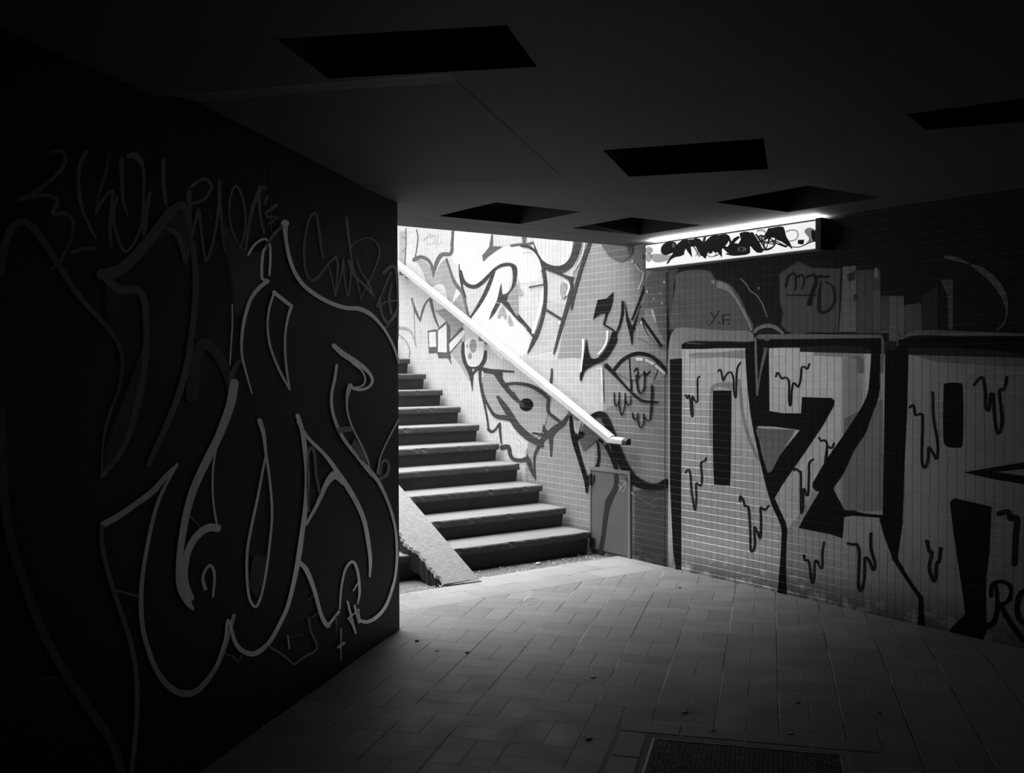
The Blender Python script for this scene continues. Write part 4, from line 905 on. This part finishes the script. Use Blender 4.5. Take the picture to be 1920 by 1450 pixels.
o = SI.piece('graffiti', 'black scrawl across the lit front', [
 ('b', 'Q4', [(190,410),(215,360),(270,340),(325,345),(330,385),(310,430),(250,455),(200,450)], K3),
 ('p', 'Q4', [(243,540),(290,480),(320,440),(375,380),(383,330),(410,320),(440,330),(462,370),(477,475),(455,450),(425,405),(405,405),(405,455),(370,472),(320,480),(285,500),(262,535)], K1),
 ('p', 'Q4', [(455,350),(505,310),(545,330),(560,380),(600,330),(640,295),(715,290),(790,268),(815,300),(800,340),(770,375),(830,395),(880,400),(900,425),(860,440),(905,450),(940,445),(1000,440),(960,460),(860,468),(800,440),(760,400),(735,415),(750,475),(722,440),(690,395),(660,400),(620,430),(602,490),(570,450),(550,400),(500,380),(465,385)], K1),
 ('p', 'Q4', [(912,270),(950,245),(1000,250),(1030,290),(1070,330),(1117,415),(1090,440),(1050,425),(1010,380),(960,390),(900,405),(880,380),(905,345),(925,310)], K1),
 ('p', 'Q4', [(1170,215),(1310,200),(1325,260),(1345,320),(1392,402),(1340,370),(1280,330),(1210,295),(1130,290),(1150,260)], K1),
 ('l', 'Q4', [(1062,272),(1150,405),(1190,300),(1230,370)], K1, 15), ('s', 'Q4', [(1080,292),(1110,280),(1140,300)], K1, 13), ('s', 'Q4', [(1100,405),(1170,412),(1225,375),(1240,310)], K1, 12), ('l', 'Q4', [(1240,330),(1340,385)], K1, 10),
 ('s', 'Q4', [(840,350),(865,315),(900,300)], K1, 22), ('l', 'Q4', [(575,370),(597,300)], K1, 16), ('s', 'Q4', [(605,430),(640,445),(665,410),(700,405),(720,450),(680,470)], K1, 9), ('s', 'Q4', [(510,470),(540,420),(560,450)], K3, 9),
 ('e', 'R4', [(168,410),(34,30)], K2), ('e', 'R4', [(165,470),(28,40)], K2), ('b', 'R4', [(180,450),(250,440),(330,450),(380,450),(320,500),(220,510)], K2),
 ('b', 'R4', [(270,400),(300,350),(360,335),(398,345),(402,390),(370,430),(300,450)], K1), ('e', 'R4', [(378,368),(14,20)], (.3, 1.)),
 ('s', 'R4', [(325,520),(365,465),(420,420),(450,400)], K1, [12,22,50,60]), ('s', 'R4', [(410,400),(470,340),(490,330)], K1, [40,40,30]),
 ('s', 'R4', [(485,335),(500,385),(535,462)], K1, [50,40,8]), ('s', 'R4', [(520,340),(600,330)], K1, 16), ('s', 'R4', [(570,320),(600,385),(625,430),(650,470)], K1, [36,50,44,20]),
 ('s', 'R4', [(640,300),(622,355)], K3, 14), ('b', 'R4', [(620,380),(690,295),(740,285),(830,270),(855,300),(840,350),(790,400),(740,430),(690,400),(640,430)], K1),
 ('s', 'R4', [(690,320),(650,400),(620,440)], K1, 36), ('s', 'R4', [(760,400),(775,430),(792,466)], K1, [44,24,6]), ('s', 'R4', [(660,430),(690,405),(730,410),(740,450),(700,465),(660,450)], K3, 8),
 ('s', 'R4', [(850,400),(880,350),(930,300)], K1, [40,26,24]), ('b', 'R4', [(945,270),(980,255),(1040,260),(1075,290),(1110,350),(1135,415),(1100,430),(1060,400),(1035,370),(1030,430),(960,450),(880,440),(850,410),(890,350),(960,350)], K1),
 ('e', 'R4', [(965,400),(40,20)], (.45, 1.)), ('e', 'R4', [(960,400),(14,14)], K1), ('s', 'R4', [(835,440),(900,450),(1000,440),(1030,425)], K1, 14),
 ('l', 'R4', [(1085,275),(1165,400),(1215,290),(1100,330),(1240,360),(1170,290),(1150,400)], K1, 10), ('s', 'R4', [(1060,380),(1120,410),(1180,400),(1240,370),(1250,320)], K1, 10), ('s', 'R4', [(1110,300),(1160,340),(1240,330)], K3, 20),
 ('b', 'R4', [(1185,240),(1250,210),(1320,212),(1345,290),(1375,340),(1395,398),(1340,350),(1270,310),(1200,300),(1150,310),(1180,280)], K1), ('s', 'R4', [(1260,330),(1320,365),(1375,370)], K1, 8),
 ('s', 'R4', [(1345,250),(1390,235),(1435,245),(1445,285),(1420,320),(1375,330)], K3, 9), ('p', 'R4', [(1443,320),(1500,318),(1492,360),(1445,355)], K1),
 ('b', 'R4', [(1500,250),(1540,215),(1600,240),(1620,290),(1618,335),(1560,340),(1500,370),(1540,310)], K3), ('b', 'R4', [(1560,240),(1600,250),(1622,300),(1615,330),(1570,320)], K1), ('s', 'R4', [(1390,380),(1460,380),(1530,350),(1600,325)], K1, 8),
 ('s', 'R4', [(1100,240),(1150,240),(1170,270),(1140,300)], K2, 18),
 ('s', 'R4', [(395,430),(430,385),(465,335)], K1, [50,70,40]), ('s', 'R4', [(480,330),(560,325),(600,345)], K1, [16,22,30]), ('s', 'R4', [(590,330),(640,380),(700,420)], K1, [44,44,30]), ('s', 'R4', [(735,300),(770,380),(790,455)], K1, [60,40,10]),
 ('s', 'R4', [(850,290),(870,350),(900,430)], K1, [16,22,26]), ('s', 'R4', [(1050,270),(1080,340),(1125,410)], K1, [34,60,44]), ('l', 'R4', [(1130,290),(1172,408),(1205,270)], K1, 13), ('l', 'R4', [(1080,350),(1200,300),(1260,350),(1340,380)], K1, 12), ('s', 'R4', [(520,350),(560,390),(600,460)], K3, 14), ('s', 'R4', [(1200,230),(1260,300),(1340,330)], K1, [24,30,24])])
o.matrix_parent_inverse = Matrix.Translation(-lp.location)
bm = bmesh.new(); box(bm, (LX-.006, LY1-.026, LZ0+.075), (LX-.0035, LY1-.016, LZ0+.11)); fix(bm); o = link('slot', bm, m_capd, lp); o.matrix_parent_inverse = Matrix.Translation(-lp.location)

# ------------------------------------------------------------------ daylight and view
SKY_LO, SKY_HI = .60, .92      # low sky dimmed to make the daylight fall off faster indoors
SKY_D, SKY_P, SKY_L, SKY_B = (-.1, .3, .95), 3., 19., 2.4
w = bpy.data.worlds.new('overcast_sky'); bpy.context.scene.world = w; w.use_nodes = True
bg = w.node_tree.nodes['Background']; bg.inputs[0].default_value = (1, 1, 1, 1); 
# overcast sky, brightest beyond the head of the stairs
wn = N(w.node_tree); tc = w.node_tree.nodes.new('ShaderNodeTexCoord'); nx, ny, nz = wn.sep(tc.outputs['Generated'])
D0 = Vector(SKY_D).normalized()
dt = wn.math('ADD', wn.math('ADD', wn.math('MULTIPLY', nx, D0.x), wn.math('MULTIPLY', ny, D0.y)), wn.math('MULTIPLY', nz, D0.z))
lobe = wn.math('POWER', wn.math('MAXIMUM', dt, 0.), SKY_P)
wn.set(bg.inputs[1], wn.math('MULTIPLY', wn.math('ADD', wn.math('MULTIPLY', lobe, SKY_L), SKY_B), wn.ramp(nz, SKY_LO, SKY_HI, .04, 1.)))
sc = bpy.context.scene
sc.view_settings.view_transform = 'Standard'; sc.view_settings.look = 'None'; sc.view_settings.gamma = 1.0
sc.view_settings.exposure = 0.0; sc.view_settings.use_curve_mapping = False
sc.cycles.use_denoising = True
sc.cycles.max_bounces = 8; sc.cycles.diffuse_bounces = 3; sc.cycles.transparent_max_bounces = 16
